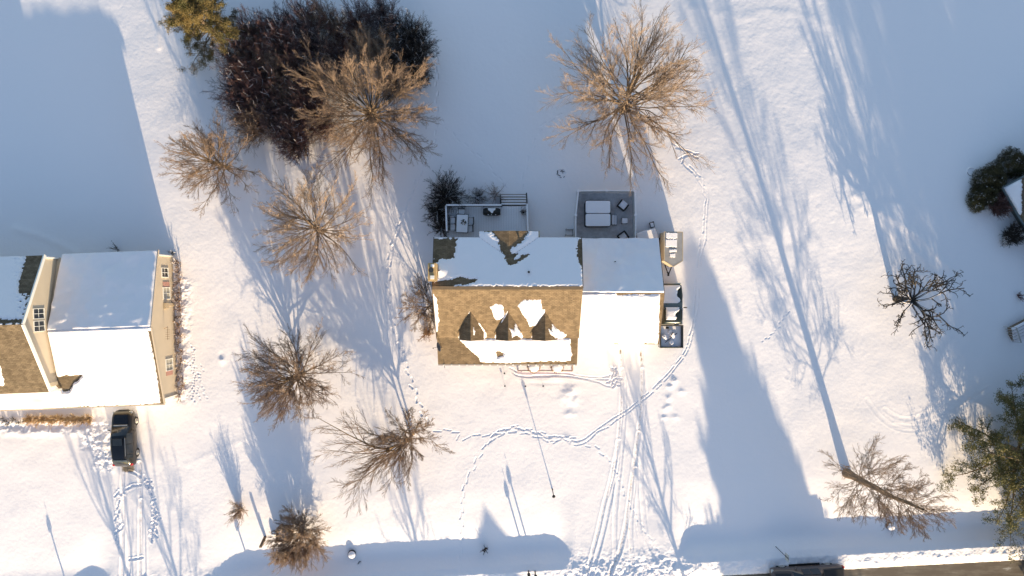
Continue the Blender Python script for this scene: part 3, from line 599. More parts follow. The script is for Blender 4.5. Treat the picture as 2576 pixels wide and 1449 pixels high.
# ---- the house at the left
TH = R(2.2); A = Vector((-28.62, -3.1, 0))
def Lw(x, y, z=0): return Vector((A.x + x * math.cos(TH) - y * math.sin(TH), A.y + x * math.sin(TH) + y * math.cos(TH), z))
lh = thing('cream_house', 'cream sided two storey house with snowy garage wing at the left edge of the photo', 'house', (0, 0, 0))
def poly_ext(mb, prof, x0, x1):
    n = len(prof); vs = [Lw(x0, y, z) for y, z in prof] + [Lw(x1, y, z) for y, z in prof]
    mb.add(vs, [tuple(range(n))[::-1], tuple(range(n, 2 * n))] + [(i, (i + 1) % n, (i + 1) % n + n, i + n) for i in range(n)])
mb = MB(); poly_ext(mb, [(-6.0, -.5), (5.85, -.5), (5.85, 2.9), (0, 4.36), (-6.0, 2.86)], -7.85, 0); mb.build('wall', M_SIDING, lh)
mb = MB(); poly_ext(mb, [(-4.35, -.5), (5.75, -.5), (5.75, 4.75), (.7, 7.32), (-4.35, 4.75)], -20, -7.86); mb.build('main_wall', M_SIDING, lh)
QB = [Lw(-8.0, .01, 4.5), Lw(.28, .01, 4.5), Lw(.28, 6.15, 2.95), Lw(-8.0, 6.15, 2.95)]
QF = [Lw(-21, -6.25, 2.9), Lw(.28, -6.25, 2.9), Lw(.28, -.01, 4.5), Lw(-21, -.01, 4.5)]
QB[0] = Lw(-7.8, .01, 4.5); QB[3] = Lw(-7.4, 6.15, 2.95)
mb = MB(); slab(mb, QB, .16); mb.build('wing_roof', M_ROOF2, lh)
mb = MB(); slab(mb, [Lw(-7.83, -6.25, 2.9), Lw(.28, -6.25, 2.9), Lw(.28, -.01, 4.5), Lw(-7.83, -.01, 4.5)], .16); mb.build('wing_roof', M_ROOF2, lh)
mb = MB(); slab(mb, [Lw(-21, -6.25, 2.9), Lw(-7.84, -6.25, 2.9), Lw(-7.84, -4.36, 3.385), Lw(-21, -4.36, 3.385)], .16); mb.build('porch_roof', M_ROOF2, lh)
MB_ = [Lw(-20.3, .71, 7.5), Lw(-7.66, .71, 7.5), Lw(-7.66, 5.95, 4.83), Lw(-20.3, 5.95, 4.83)]; MF_ = [Lw(-20.3, -4.75, 4.7), Lw(-7.66, -4.75, 4.7), Lw(-7.66, .69, 7.5), Lw(-20.3, .69, 7.5)]
mb = MB(); slab(mb, MB_, .16); mb.build('main_roof', M_ROOF2, lh)
mb = MB(); slab(mb, MF_, .16); mb.build('main_roof', M_ROOF2, lh)
mb = MB()
for a_, b_ in ((Lw(-7.6, .7, 7.42), Lw(-7.6, 5.97, 4.75)), (Lw(-7.6, .7, 7.42), Lw(-7.6, -4.77, 4.62))): mb.beam(a_, b_, .10, .26)
mb.beam(Lw(-7.62, -4.7, 4.55), Lw(-7.62, -4.7, 3.4), .14, .14); mb.beam(Lw(-7.8, 5.8, 4.6), Lw(-7.8, 5.8, 0), .12, .12)
mb.build('trim_board', M_WHITE, lh)
mb = MB()
for a_, b_ in ((Lw(.31, 0, 4.42), Lw(.31, 6.17, 2.87)), (Lw(.31, 0, 4.42), Lw(.31, -6.27, 2.82))): mb.beam(a_, b_, .05, .2)
mb.beam(Lw(-21, -6.31, 2.82), Lw(.3, -6.31, 2.82), .1, .1)
mb.build('rake_board', mat('tan_trim', (.55, .46, .36), .6), lh)
roof_snow('wing_snow', QB, lambda x, y: 14 + 0 * x, lh, seed=31, tmax=.16, rows=False, rag=1, step=.08)
f1 = [(133, 950), (160, 944), (208, 944), (196, 958), (183, 966), (176, 984), (160, 985), (140, 972)]; f2 = [(132, 1028), (200, 1022), (300, 1019), (418, 1013), (420, 1040), (132, 1045)]; f3 = [(372, 832), (379, 832), (396, 905), (410, 960), (415, 1030), (405, 1020), (388, 905)]
fb = union([f1, f2, f3])
roof_snow('wing_snow', [Lw(-7.75, -6.25, 2.9), Lw(.28, -6.25, 2.9), Lw(.28, .05, 4.51), Lw(-7.75, .05, 4.51)], lambda x, y: -fb(x, y), lh, seed=32, tmax=.16, rag=1.5, step=.06)
roof_snow('porch_snow', [Lw(-21, -6.25, 2.9), Lw(-7.75, -6.25, 2.9), Lw(-7.75, -4.36, 3.385), Lw(-21, -4.36, 3.385)], lambda x, y: -fb(x, y), lh, seed=33, tmax=.14, rows=False, rag=1.5, step=.08)
mbare = [(66, 640), (118, 630), (112, 680), (80, 742), (45, 738), (50, 700), (60, 670)]; mbare2 = [(-50, 803), (60, 802), (60, 815), (-50, 815)]
mbb = union([mbare, mbare2]); roof_snow('main_snow', MB_, lambda x, y: np.minimum(-mbb(x, y), 3 + .2 * (50 - x)), lh, seed=34, tmax=.10, rag=4, step=.06)
roof_snow('main_snow', MF_, union([[(-10, 905), (3, 930), (12, 968), (-10, 975)]]), lh, seed=35, tmax=.05, rag=3)
dgr = mat('algae_stain', (.10, .10, .07), .9)
wx = (math.cos(TH), math.sin(TH))
def lwin(dx, dy0, dy1, z, hgt, **k): 
    p = P(dx, (dy0 + dy1) / 2, z); ly = -( p.x - A.x) * math.sin(TH) + (p.y - A.y) * math.cos(TH); wd = abs(dy1 - dy0) * K * (H - z) / H
    return ly, wd
for (y0, y1, z_, hg, gl_) in ((674, 697, 1.45, 1.0, M_GLASS), (723, 752, 1.3, 1.05, M_SHADE), (903, 932, 1.3, 1.05, M_SHADE)):
    ly, wd = lwin(420, y0, y1, z_, hg); window('window', Lw(0.005, ly, z_), wd, hg, wx, lh, glass=gl_, mull=1)
for y0, y1 in ((709, 721), (933, 944)):
    ly, wd = lwin(420, y0, y1, 1.3, 1); mb = MB(); mb.beam(Lw(.02, ly, .8), Lw(.02, ly, 1.85), .03, wd, up=wx + (0,)); mb.v = [tuple(v) for v in mb.v]; mb = MB(); mb.box(Lw(.025, ly, 1.3), (.03, wd, 1.05), rz=TH); mb.build('shutter', M_PINK, lh)
for y0, y1 in ((777, 802), (808, 834)):
    p0 = P(83, y0, 5.2); p1 = P(83, y1, 5.2); ly = -(p0.x - A.x) * math.sin(TH) + ((p0.y + p1.y) / 2 - A.y) * math.cos(TH); window('window', Lw(-7.855, ly, 5.35), abs(p0.y - p1.y), 1.15, wx, lh, mull=1)
mb = MB(); ly, wd = lwin(425, 767, 771, 1.5, 1); mb.box(Lw(.12, ly, 1.6), (.22, .5, .5), rz=TH); mb.build('meter_box', M_BEIGE, lh, bevel=.02); mb = MB(); mb.tube([Lw(.08, ly, 1.4), Lw(.08, ly, 0)], .04, 6); mb.build('conduit', M_BEIGE, lh)
ly, wd = lwin(424, 824, 828, 1.6, 1)
mb = MB(); mb.tube([Lw(.03, ly, 1.9), Lw(.45, ly + .15, 2.15)], .022, 6); mb.tube([Lw(.45, ly + .15, 2.15), Lw(.5, ly - .9, 2.35)], .015, 6)
for k_ in range(5): mb.tube([Lw(.30, ly - .1 - .18 * k_, 2.2 + .03 * k_), Lw(.66, ly - .1 - .18 * k_, 2.2 + .03 * k_)], .012, 5)
mb.build('antenna', M_WOODL, lh)
mb = MB(); mb.beam(Lw(.02, -5.95, 0), Lw(.02, -5.95, 2.8), .1, .1); mb.beam(Lw(.02, 5.8, 0), Lw(.02, 5.8, 2.85), .1, .1); mb.build('corner_board', M_WHITE, lh)
mb = MB(); mb.box(Lw(-4.6, -6.02, 1.05), (5.0, .05, 2.1), rz=TH); mb.build('garage_door', M_WHITE, lh)
for x_ in (-9.5, -12.5, -16): window('window', Lw(x_, -4.35, 1.5), 1.1, 1.2, (math.sin(TH), -math.cos(TH)), lh)
for x_ in (-2.5, -5.5): window('window', Lw(x_, 5.86, 1.5), 1.1, 1.1, (-math.sin(TH), math.cos(TH)), lh)
# ---- neighbour at the right edge: corner seen from above, rotated
nh = thing('white_corner_house', 'grey roofed house whose snowy corner enters at the right edge beside dark shrubs', 'house', (0, 0, 0))
a0 = P(2524, 472, 1.0); dA = Vector((.78, .47, 0)).normalized(); dB = Vector((.50, -.86, 0)).normalized()   # back eave and left rake directions
def Nw(u, v, z): q = a0 + dA * u + dB * v; return Vector((q.x, q.y, z))
def nz(u): return 2.9 + .42 * u
mb = MB(); n_ = 5.5
wl = [Nw(.3, .3, -1.2), Nw(10, .3, -1.2), Nw(10, 12, -1.2), Nw(.3, 12, -1.2)]; mb.prism([(p.x, p.y) for p in wl], -1.2, .86); mb.build('wall', mat('teal_wall', (.05, .07, .075), .7), nh)
q = [Nw(0, 0, 1.0), Nw(0, 12.4, 1.0), Nw(5.2, 12.4, 2.9), Nw(5.2, 0, 2.9)]; mb = MB(); slab(mb, q, .15); mb.build('roof', M_ROOF2, nh)
q2 = [Nw(5.21, 0, 2.9), Nw(5.21, 12.4, 2.9), Nw(10.4, 12.4, 1.0), Nw(10.4, 0, 1.0)]; mb = MB(); slab(mb, q2, .15); mb.build('roof', M_ROOF2, nh)
mb = MB(); mb.beam(Nw(-.06, -.05, .94), Nw(-.06, 12.45, .94), .14, .12); mb.beam(Nw(-.05, -.06, .94), Nw(5.2, -.06, 2.84), .12, .2); mb.build('gutter', mat('blue_grey_gutter', (.10, .13, .14), .5), nh)
roof_snow('roof_snow', q, lambda x, y: (2570 - .0 * y - x) * 1.0, nh, seed=41, tmax=.12, rows=False, step=.08, rag=3)
mb = MB(); r0 = P(2541, 823, .8)
# steps and railing of its deck
st = thing('snowy_steps', 'grey railed steps dusted with snow at the right edge of the photo', 'steps', (r0.x, r0.y, gz(r0.x, r0.y)))
sd = Vector((.82, .42, 0)).normalized(); se = Vector((.52, -.85, 0)).normalized()
for k_ in range(4):
    mb = MB(); a_ = r0 + sd * .0 + se * (k_ * .02); c_ = r0 + sd * (1.1) + se * (.25 + .32 * k_); zz = .75 - .17 * k_ + gz(r0.x, r0.y); mb.box((c_.x, c_.y, zz - .2), (2.2, .3, .4), rz=math.atan2(sd.y, sd.x)); mb.build('step', M_WOOD, st)
    mb = MB(); mb.box((c_.x, c_.y, zz + .025), (2.16, .24, .05), rz=math.atan2(sd.y, sd.x)); mb.build('snow_cap', M_SNOW, st, bevel=.02)
for sg in (0, 1):
    mb = MB(); b0 = r0 + sd * (2.2 * sg); zz = gz(r0.x, r0.y)
    mb.beam((b0.x, b0.y, zz + 1.5), tuple((b0 + se * 1.5)[:2]) + (zz + 1.0,), .09, .05)
    for k_ in range(7): q_ = b0 + se * (.25 * k_); mb.beam((q_.x, q_.y, zz), (q_.x, q_.y, zz + 1.5 - .07 * k_), .04, .04)
    mb.build('railing', mat('grey_railing', (.38, .38, .38), .6), st)
# ---------------------------------------------------------------- deck and its things
DZ = gz(-1, 6) + .62
def Dk(dx, dy, z=DZ): return P(dx, dy, z)
a_, b_ = Dk(1124, 519), Dk(1325, 600)
deck = thing('wooden_deck', 'snow covered wooden deck with railings and steps behind the middle house', 'deck', ((a_.x + b_.x) / 2, a_.y, gz(0, 6)))
mb = MB(); mb.box(((a_.x + b_.x) / 2, (a_.y + 3.66) / 2, DZ - .1), (b_.x - a_.x, a_.y - 3.66, .2)); mb.build('platform', M_WOOD, deck)
mb = MB(); n_ = int((b_.x - a_.x) / .14)
for k_ in range(n_): mb.box((a_.x + .07 + k_ * .14, (a_.y + 3.68) / 2, DZ + .02 + .003 * (k_ % 3)), (.132, a_.y - 3.68, .045))
mb.build('snow_cover', M_SNOW, deck, bevel=.012)
rz_ = DZ + .92
def rail(p, q, nm, step=.13, capm=None, parent=deck, post=1.5):
    p = Vector(p); q = Vector(q); L = (q - p).length; mb = MB()
    mb.beam(p, q, .11, .05); mb.beam(p - Vector((0, 0, .78)), q - Vector((0, 0, .78)), .05, .06)
    for k_ in range(int(L / step)): c = p.lerp(q, (k_ + .5) / int(L / step)); mb.box((c.x, c.y, c.z - .4), (.035, .035, .78))
    for k_ in range(int(L / post) + 1): c = p.lerp(q, k_ / max(1, int(L / post))); mb.box((c.x, c.y, c.z - .42), (.1, .1, .95))
    r_ = mb.build(nm, M_DARK, parent)
    mb = MB(); mb.beam(p + Vector((0, 0, .05)), q + Vector((0, 0, .05)), .14, .055); mb.build('snow_cap', M_SNOW, r_, bevel=.02); return r_
rail(P(1122, 516, rz_), P(1262, 516, rz_), 'railing'); rail(P(1122, 517, rz_), P(1124, 582, rz_), 'railing')
p, q = P(1326, 512, rz_), P(1328, 585, rz_); rail(p, q, 'railing', step=.2)
mb = MB(); p2 = P(1324.5, 486.5, rz_ - .1); mb.beam(P(1326, 512, rz_), p2, .09, .2); mb.beam(P(1326, 512, rz_ - .4), p2 - Vector((0, 0, .4)), .05, .12); mb.box((p2.x, p2.y, p2.z - .5), (.1, .1, 1.1)); mb.build('stair_railing', M_DARK, deck)
for k_ in range(4):
    p, q = Dk(1260, 512.5 - 6.8 * k_, DZ - .15 * (k_ + 1)), Dk(1324, 512.5 - 6.8 * k_, DZ - .15 * (k_ + 1)); zt = DZ - .15 * (k_ + 1)
    mb = MB(); mb.box(((p.x + q.x) / 2, p.y, zt - .12), (q.x - p.x, .25, .22)); s_ = mb.build('step', M_WOOD, deck)
    mb = MB(); mb.box(((p.x + q.x) / 2, p.y - .015, zt + .02), (q.x - p.x - .05, .16, .06)); mb.build('snow_cap', M_SNOW, s_, bevel=.025, seg=2)
mb = MB(); mb.box((Dk(1260, 500).x - .05, Dk(1260, 500).y, DZ - .4), (.06, .85, .75)); mb.build('stair_side', M_DARK, deck)
# dining table
c = (Dk(1147.5, 539, DZ + .74) + Dk(1178, 586, DZ + .74)) / 2; tw, tl = 1.0, 1.55
tb = thing('patio_table', 'long snowy dining table on the deck with chairs drawn up round it', 'table', (c.x, c.y, DZ + .04), R(-2))
def lb(nm, boxes, m, par, **k):
    mb = MB()
    for b in boxes: mb.box(*b)
    return mb.build(nm, m, par, world=False, **k)
lb('tabletop', [((0, 0, .70), (tw, tl, .04))], M_DARK, tb, bevel=.015)
lb('snow_cap', [((0, 0, .745), (tw - .08, tl - .08, .06))], M_SNOW, tb, bevel=.028, seg=2)
for sx in (-1, 1):
    for sy in (-1, 1): lb('leg', [((sx * .43, sy * .7, .34), (.05, .05, .68))], M_DARK, tb)
rs = np.random.RandomState(5); mb = MB()
for k_ in range(26): a = rs.rand() * 6.28; r_ = .05 + .17 * rs.rand(); mb.box((.12 + r_ * math.cos(a), .12 + r_ * math.sin(a), .80 + rs.rand() * .05), (.12, .035, .012), rz=a + rs.randn() * .4, rx=rs.randn() * .4)
mb.build('centrepiece', M_BUSH, tb, world=False)
def chair(name, label, group, loc, rz, arm=True, m=M_DARK, sw=.5, recl=0.0):
    t = thing(name, label, 'chair', loc, rz, group)
    lb('seat', [((0, 0, .42), (sw + .06, .52, .04))], m, t, bevel=.01)
    lb('snow_cap', [((0, .02, .46), (sw - .06, .40, .045))], M_SNOW, t, bevel=.022, seg=2)
    mb = MB(); n = 5
    for s_ in (-1, 1): mb.tube([(s_ * sw / 2, -.2, .4), (s_ * sw / 2, -.28 - recl, .9)], .018, 6)
    for k_ in range(4): mb.beam((-sw / 2, -.215 - recl * .2 * (k_ + 1), .52 + .11 * k_), (sw / 2, -.215 - recl * .2 * (k_ + 1), .52 + .11 * k_), .02, .07)
    mb.build('backrest', m, t, world=False)
    if arm:
        for s_ in (-1, 1):
            a = MB(); a.tube([(s_ * (sw / 2 + .02), -.24, .64), (s_ * (sw / 2 + .02), .22, .64), (s_ * (sw / 2 + .02), .24, .02)], .032, 6); a.build('armrest', m, t, world=False)
            lb('arm_snow', [((s_ * (sw / 2 + .02), 0, .668), (.035, .36, .02))], M_SNOW, t)
    for sx in (-1, 1):
        lb('leg', [((sx * sw / 2, -.22, .2), (.035, .035, .4))], m, t)
        if not arm: lb('leg', [((sx * sw / 2, .2, .2), (.035, .035, .4))], m, t)
    return t
gch = 'dark chairs round the deck table'
for (dx, dy, rz, lab) in ((1160.5, 532, R(178), 'dark deck chair at the railing end of the snowy table'), (1138, 554.5, R(-90), 'dark deck chair on the left of the table, the one farther from the house'), (1138, 571, R(-90), 'dark deck chair on the left of the table, the one nearer the house'),
                          (1184.5, 555.5, R(90), 'dark deck chair on the right of the table, the one farther from the house'), (1183, 574.5, R(92), 'dark deck chair on the right of the table, the one nearer the house')):
    p = P(dx, dy, DZ + .5); chair('deck_chair', lab, gch, (p.x, p.y, DZ + .045), rz, sw=.52)
# grill
c = P(1236.7, 531.5, DZ + 1.0); gr = thing('gas_grill', 'black covered barbecue grill with a patch of snow on its lid on the deck', 'grill', (c.x, c.y, DZ + .04))
mb = MB(); rows = []
for i in range(7):
    x = -.72 + 1.44 * i / 6; dd = .30 if 0 < i < 6 else .22; zt = 1.0 if 1 < i < 5 else .85; rows.append([(x, dd, .1), (x, dd, zt * .8), (x, dd * .6, zt), (x, -dd * .4, zt + .02), (x, -dd, zt * .75), (x, -dd * .96, .1)])
mb.grid(rows); mb.add(rows[0], [(0, 1, 2, 3, 4, 5)]); mb.add(rows[-1], [(5, 4, 3, 2, 1, 0)]); mb.build('cover', mat('black_cover', (.012, .012, .014), .6, bump=.02, bscale=6), gr, world=False, smooth=False, bevel=.03)
mb = MB(); mb.prism([(-.32, .24), (.34, .24), (.30, .1), (.16, .02), (.12, -.12), (.02, -.19), (-.06, -.1), (-.16, .02), (-.28, .08)], 1.02, 1.075); mb.build('snow_patch', M_SNOW, gr, world=False, bevel=.02)
lb('snow_patch', [((-.28, -.26, .82), (.10, .05, .03)), ((-.02, -.27, .84), (.08, .05, .03)), ((.33, -.26, .82), (.08, .05, .03))], M_SNOW, gr)
# ---------------------------------------------------------------- patio with the hot tub
PZ0 = gz(7, 6)
pts = [P(1453.7, 481, 1.1), P(1597, 481, 1.1), P(1598.5, 541, 1.1), P(1599, 600, 1.1), P(1448.5, 596, 1.1), P(1448.5, 541, 1.1)]
mb = MB(); mb.prism([(p.x, p.y if p.y > 4 else 3.77) for p in pts], PZ0 - .3, PZ0 + .07)
pa = mb.build('patio', M_THIN); tag(pa, kind='structure')
fe = thing('vinyl_fence', 'white vinyl privacy fence around the snowy hot tub patio', 'fence', (pts[0].x, pts[0].y, PZ0))
FH = PZ0 + 1.22
def fpost(p):
    mb = MB(); mb.box((p.x, p.y, (PZ0 + FH) / 2 - .1), (.13, .13, FH - PZ0 + .25)); o = mb.build('post', M_VINYL, fe); mb = MB(); mb.box((p.x, p.y, FH + .06), (.2, .2, .09)); mb.build('cap', M_SNOW, o, bevel=.03, seg=2)
def fpanel(p, q):
    mb = MB(); p = Vector(p); q = Vector(q); mb.beam((p.x, p.y, (PZ0 + FH) / 2), (q.x, q.y, (PZ0 + FH) / 2), .05, FH - PZ0 - .1); o = mb.build('panel', M_VINYL, fe)
    mb = MB(); mb.beam((p.x, p.y, FH + .0), (q.x, q.y, FH + .0), .10, .09); mb.build('snow_cap', M_SNOW, o, bevel=.02)
f = [P(1455, 480, FH), P(1525.4, 479, FH), P(1597, 479.5, FH), P(1598.5, 541, FH), P(1599, 599, FH), P(1448.5, 541.5, FH), P(1448.5, 596, FH)]
f[4].y = 3.8; f[6].y = 3.8
for p in f: fpost(p)
for i_, j_ in ((0, 1), (1, 2), (2, 3), (3, 4), (0, 5), (5, 6)): fpanel(f[i_], f[j_])
# hot tub
TZ = PZ0 + .07; c = (P(1471.9, 504, TZ + .95) + P(1536.5, 570.3, TZ + .95)) / 2; tw = abs(P(1536.5, 504, TZ + .95).x - P(1471.9, 504, TZ + .95).x); tl = abs(P(0, 570.3, TZ + .95).y - P(0, 504, TZ + .95).y)
tub = thing('hot_tub', 'square hot tub with two snow covered lid halves inside the white fence', 'hot tub', (c.x, c.y, TZ))
def rrect(w_, h_, r_, cx_=0, cy_=0, n=5):
    return [(cx_ + sx * (w_ / 2 - r_) + r_ * math.cos(a), cy_ + sy * (h_ / 2 - r_) + r_ * math.sin(a)) for sx, sy, a0 in ((1, 1, 0), (-1, 1, 90), (-1, -1, 180), (1, -1, 270)) for a in [R(a0 + 90 * i / n) for i in range(n + 1)]]
mb = MB(); mb.prism(rrect(tw - .04, tl - .04, .2), 0, .84); mb.build('tub_shell', M_DARK, tub, world=False)
mb = MB(); mb.prism(rrect(tw + .04, tl + .04, .22), .84, .93); mb.build('rim', M_DARK, tub, world=False, bevel=.02)
for s_ in (-1, 1):
    mb = MB(); mb.prism(rrect(tw - .08, tl / 2 - .07, .14, 0, s_ * (tl / 4 - .005)), .93, 1.03); mb.build('lid', M_SNOW, tub, world=False, bevel=.035, seg=3)
c = P(1545, 553, TZ + .3); stp = thing('tub_steps', 'low snowy steps beside the hot tub', 'steps', (c.x, c.y, TZ))
lb('step', [((-.1, 0, .17), (.28, .85, .34))], M_DARK, stp); lb('step', [((.14, 0, .09), (.22, .85, .18))], M_DARK, stp)
lb('snow_cap', [((-.1, 0, .365), (.25, .82, .05)), ((.14, 0, .205), (.18, .82, .05))], M_SNOW, stp, bevel=.02)
def lounge(label, dx, dy, rz):
    p = P(dx, dy, TZ + .45); t = thing('lounge_chair', label, 'chair', (p.x, p.y, TZ), rz, 'lounge chairs on the hot tub patio')
    lb('frame', [((-.36, 0, .36), (.07, .72, .1)), ((.36, 0, .36), (.07, .72, .1)), ((0, -.34, .36), (.72, .08, .1)), ((0, .36, .3), (.72, .05, .08))], M_BLACK, t, bevel=.012)
    for sx in (-1, 1):
        for sy in (-1, 1): lb('leg', [((sx * .34, sy * .32, .17), (.05, .05, .34))], M_BLACK, t)
        lb('armrest', [((sx * .38, 0, .58), (.07, .6, .035)), ((sx * .38, .25, .45), (.04, .04, .26))], M_BLACK, t)
    lb('seat', [((0, .02, .40), (.62, .62, .07))], M_DARK, t); lb('backrest', [((0, -.37, .66), (.70, .07, .5))], M_BLACK, t, bevel=.02)
    lb('snow_cap', [((0, .03, .50), (.56, .30, .13)), ((0, .27, .47), (.56, .16, .09)), ((0, -.20, .50), (.56, .17, .14))], M_SNOW, t, bevel=.035, seg=2); return t
lounge('angled black lounge chair with snowy cushions at the right of the hot tub', 1567, 516.5, R(-38) + math.pi * 0)
lounge('black lounge chair half under the garage eave on the patio', 1567.5, 596, R(215))
c = P(1571.7, 555.5, TZ + .45); t = thing('side_table', 'small square snow topped side table between the two lounge chairs', 'table', (c.x, c.y, TZ))
lb('tabletop', [((0, 0, .42), (.48, .46, .04))], M_BLACK, t); lb('snow_cap', [((0, 0, .475), (.46, .44, .075))], M_SNOW, t, bevel=.03, seg=2)
for sx in (-1, 1):
    for sy in (-1, 1): lb('leg', [((sx * .21, sy * .2, .2), (.05, .05, .4))], M_BLACK, t)
p = G(1431, 587); chair('tub_chair', 'white rounded lawn chair with snow seat outside the left side of the fence', None, (p.x, p.y + .05, gzd(p.x, p.y)), R(180), m=mat('grey_plastic', (.2, .2, .21), .6), sw=.58)
# tarp covered stack, small crate
pp = [P(1600, 587, .7), P(1622, 579, .75), P(1649, 573, .8), P(1656, 590, .85), P(1658, 606, .85), P(1603, 606, .7)]
tp = thing('covered_woodpile', 'snowy white covered woodpile tucked behind the garage corner', 'woodpile', (pp[0].x, pp[0].y, gz(10, 4.6)))
mb = MB(); mb.prism([(p.x, p.y) for p in pp], gz(10, 4.6) - .1, lambda x, y: .62 + .05 * (x - 10)); mb.build('stack', M_DARK, tp)
mb = MB(); cc = sum((Vector(p) for p in pp), Vector()) / 6
mb.prism([((p.x - cc.x) * .97 + cc.x, (p.y - cc.y) * .97 + cc.y) for p in pp], lambda x, y: .60 + .05 * (x - 10), lambda x, y: .74 + .05 * (x - 10) + .03 * math.sin(x * 5)); mb.build('snow_cap', M_SNOW, tp, bevel=.05, seg=3)
p = G(1639, 566); cr = thing('garden_crate', 'small dark garden crate topped with snow near the white trailer', 'crate', (p.x, p.y, gzd(p.x, p.y)), R(12))
lb('box', [((0, 0, .16), (.34, .46, .36))], M_DARK, cr, bevel=.02); lb('snow_cap', [((-.03, -.02, .37), (.27, .36, .07))], M_SNOW, cr, bevel=.03, seg=2); lb('handle', [((.1, .2, .37), (.12, .1, .1))], M_BLACK, cr)
# fire pit rings
for (dx, dy, rr, lab, nn_) in ((1412, 436, .40, 'broken dark fire ring poking through snow behind the deck', 9), (2443.5, 432, .36, 'thin dark ring half buried in snow by the right hand shrubs', 7)):
    p = G(dx, dy); t = thing('fire_ring', lab, 'fire pit', (p.x, p.y, gzd(p.x, p.y) - .03)); rs = np.random.RandomState(nn_)
    if nn_ == 9:
        mb = MB()
        for k_ in range(16):
            a = k_ / 16 * 6.28; r_ = rr * rs.uniform(.35, 1.0)
            if rs.rand() < .75: mb.tube([(r_ * math.cos(a), r_ * math.sin(a), .03), (r_ * math.cos(a + .2), r_ * math.sin(a + .2), .07), ((r_) * math.cos(a + .45), r_ * math.sin(a + .45), .04)], .028, 6)
        mb.build('stones', M_BLACK, t, world=False)
    else:
        mb = MB(); mb.tube([(rr * math.cos(a), rr * math.sin(a), .06) for a in np.linspace(3.3, 6.2, 12)], .022, 6); mb.build('ring', M_BLACK, t, world=False)
    mb = MB(); mb.tube([(rr * math.cos(a), rr * math.sin(a), .03) for a in np.linspace(0, 2 * math.pi, 24)], .04, 6); mb.build('snow_rim', M_SNOW, t, world=False, smooth=True)
# ---------------------------------------------------------------- front yard
p = G(1389.5, 1231); lp = thing('lamp_post', 'slim dark lamp post standing alone in the front yard snow', 'lamp post', (p.x, p.y, gz(p.x, p.y) - .05))
mb = MB(); mb.tube([(0, 0, 0), (0, 0, 1.75)], [.04, .035], 10); mb.tube([(0, 0, 0), (0, 0, .25)], [.07, .05], 10); mb.build('pole', M_BLACK, lp, world=False)
mb = MB(); mb.tube([(0, 0, 1.75), (0, 0, 1.8), (0, 0, 2.02), (0, 0, 2.06), (0, 0, 2.16)], [.03, .08, .12, .14, .02], 8); mb.build('lantern', M_BLACK, lp, world=False)
for k_, (dx, dy, lab) in enumerate(((1268.9, 938, 'black square path light nearest the porch'), (1270.2, 970, 'leftmost black path light of the row of three'), (1321.6, 970.5, 'middle black path light of the row of three'), (1366.1, 970, 'rightmost black path light of the row of three'))):
    p = G(dx, dy); t = thing('path_light', lab, 'path light', (p.x, p.y, gzd(p.x, p.y) - .04), 0, 'black path lights along the front walk'); mb = MB(); mb.tube([(0, 0, 0), (0, 0, .3)], .015, 6); mb.build('stake', M_BLACK, t, world=False)
    lb('lamp_head', [((0, 0, .32), (.13, .12, .07))], M_BLACK, t, bevel=.01)
# brick flower bed under the porch with two round shrubs
pb0, pb1 = P(1302, 917, .2), P(1440, 933, .2); fb_ = thing('brick_flower_bed', 'snow filled flower bed with thin dark red brick edge along the porch', 'flower bed', (pb0.x, pb1.y, 0))
mb = MB(); mb.box(((pb0.x + pb1.x) / 2, pb1.y, .08), (pb1.x - pb0.x, .09, .34)); mb.box((pb1.x, (pb0.y + pb1.y) / 2 - .05, .1), (.12, .45, .36)); mb.build('brick_edge', mat('old_red_brick', (.46, .33, .28), .85), fb_)
mb = MB(); mb.box(((pb0.x + pb1.x) / 2, (pb0.y + pb1.y) / 2 + .0, .17), (pb1.x - pb0.x - .1, abs(pb0.y - pb1.y) - .07, .14)); mb.build('snow_fill', M_SNOW, fb_, bevel=.05, seg=2)
# culvert pipe ends
for dx, dy, lab in ((886, 1392, 'snow capped drain ring rising from the shaded roadside ditch at left'), (2237, 1322, 'snow heaped pipe end below the tall bare tree at the ditch')):
    p = G(dx, dy); t = thing('culvert', lab, 'drain pipe', (p.x, p.y, gz(p.x, p.y)))
    mb = MB(); mb.tube([(0, 0, -.15), (0, 0, .26)], .33, 20); mb.build('pipe', M_DARK, t, world=False)
    mb = MB(); rows = [[(.32 * r_ * math.cos(a) + .02, .32 * r_ * math.sin(a) - .03, .26 + .16 * math.sqrt(max(0, 1 - r_ * r_))) for a in np.linspace(0, 2 * math.pi, 21)] for r_ in (1, .9, .7, .4, .05)]; mb.grid(rows); mb.build('snow_cap', M_SNOW, t, world=False, smooth=True)
# mailboxes beside the road (two stand just inside the frame, two just outside it)
def mailbox(label, dx, dy, h, rz=0.0, col=M_BLACK):
    p = G(dx, dy); t = thing('mailbox', label, 'mailbox', (p.x, p.y, gz(p.x, p.y) - .1), rz, 'mailboxes at the roadside')
    lb('post', [((0, 0, h * .5), (.1, .1, h))], M_WOOD, t)
    mb = MB(); mb.prism([(-.12, 0), (.12, 0), (.12, .14), (.08, .22), (0, .25), (-.08, .22), (-.12, .14)], -.26, .26)
    mb.v = [(x, z, y + h) for x, y, z in mb.v]; mb.build('box', col, t, world=False)
    lb('door', [((0, -.265, h + .1), (.2, .012, .17))], M_ALU, t); mb = MB(); mb.tube([(.13, .1, h + .1), (.13, .1, h + .52)], .012, 5); mb.box((.13, .04, h + .47), (.015, .12, .08)); mb.build('flag', M_RED, t, world=False)
    return t
mailbox('black mailbox on a wooden post at the bottom edge, the left one of two', 1329.5, 1436, 1.15)
mailbox('black mailbox on a wooden post at the bottom edge, the right one of two', 1346, 1437, 1.42)
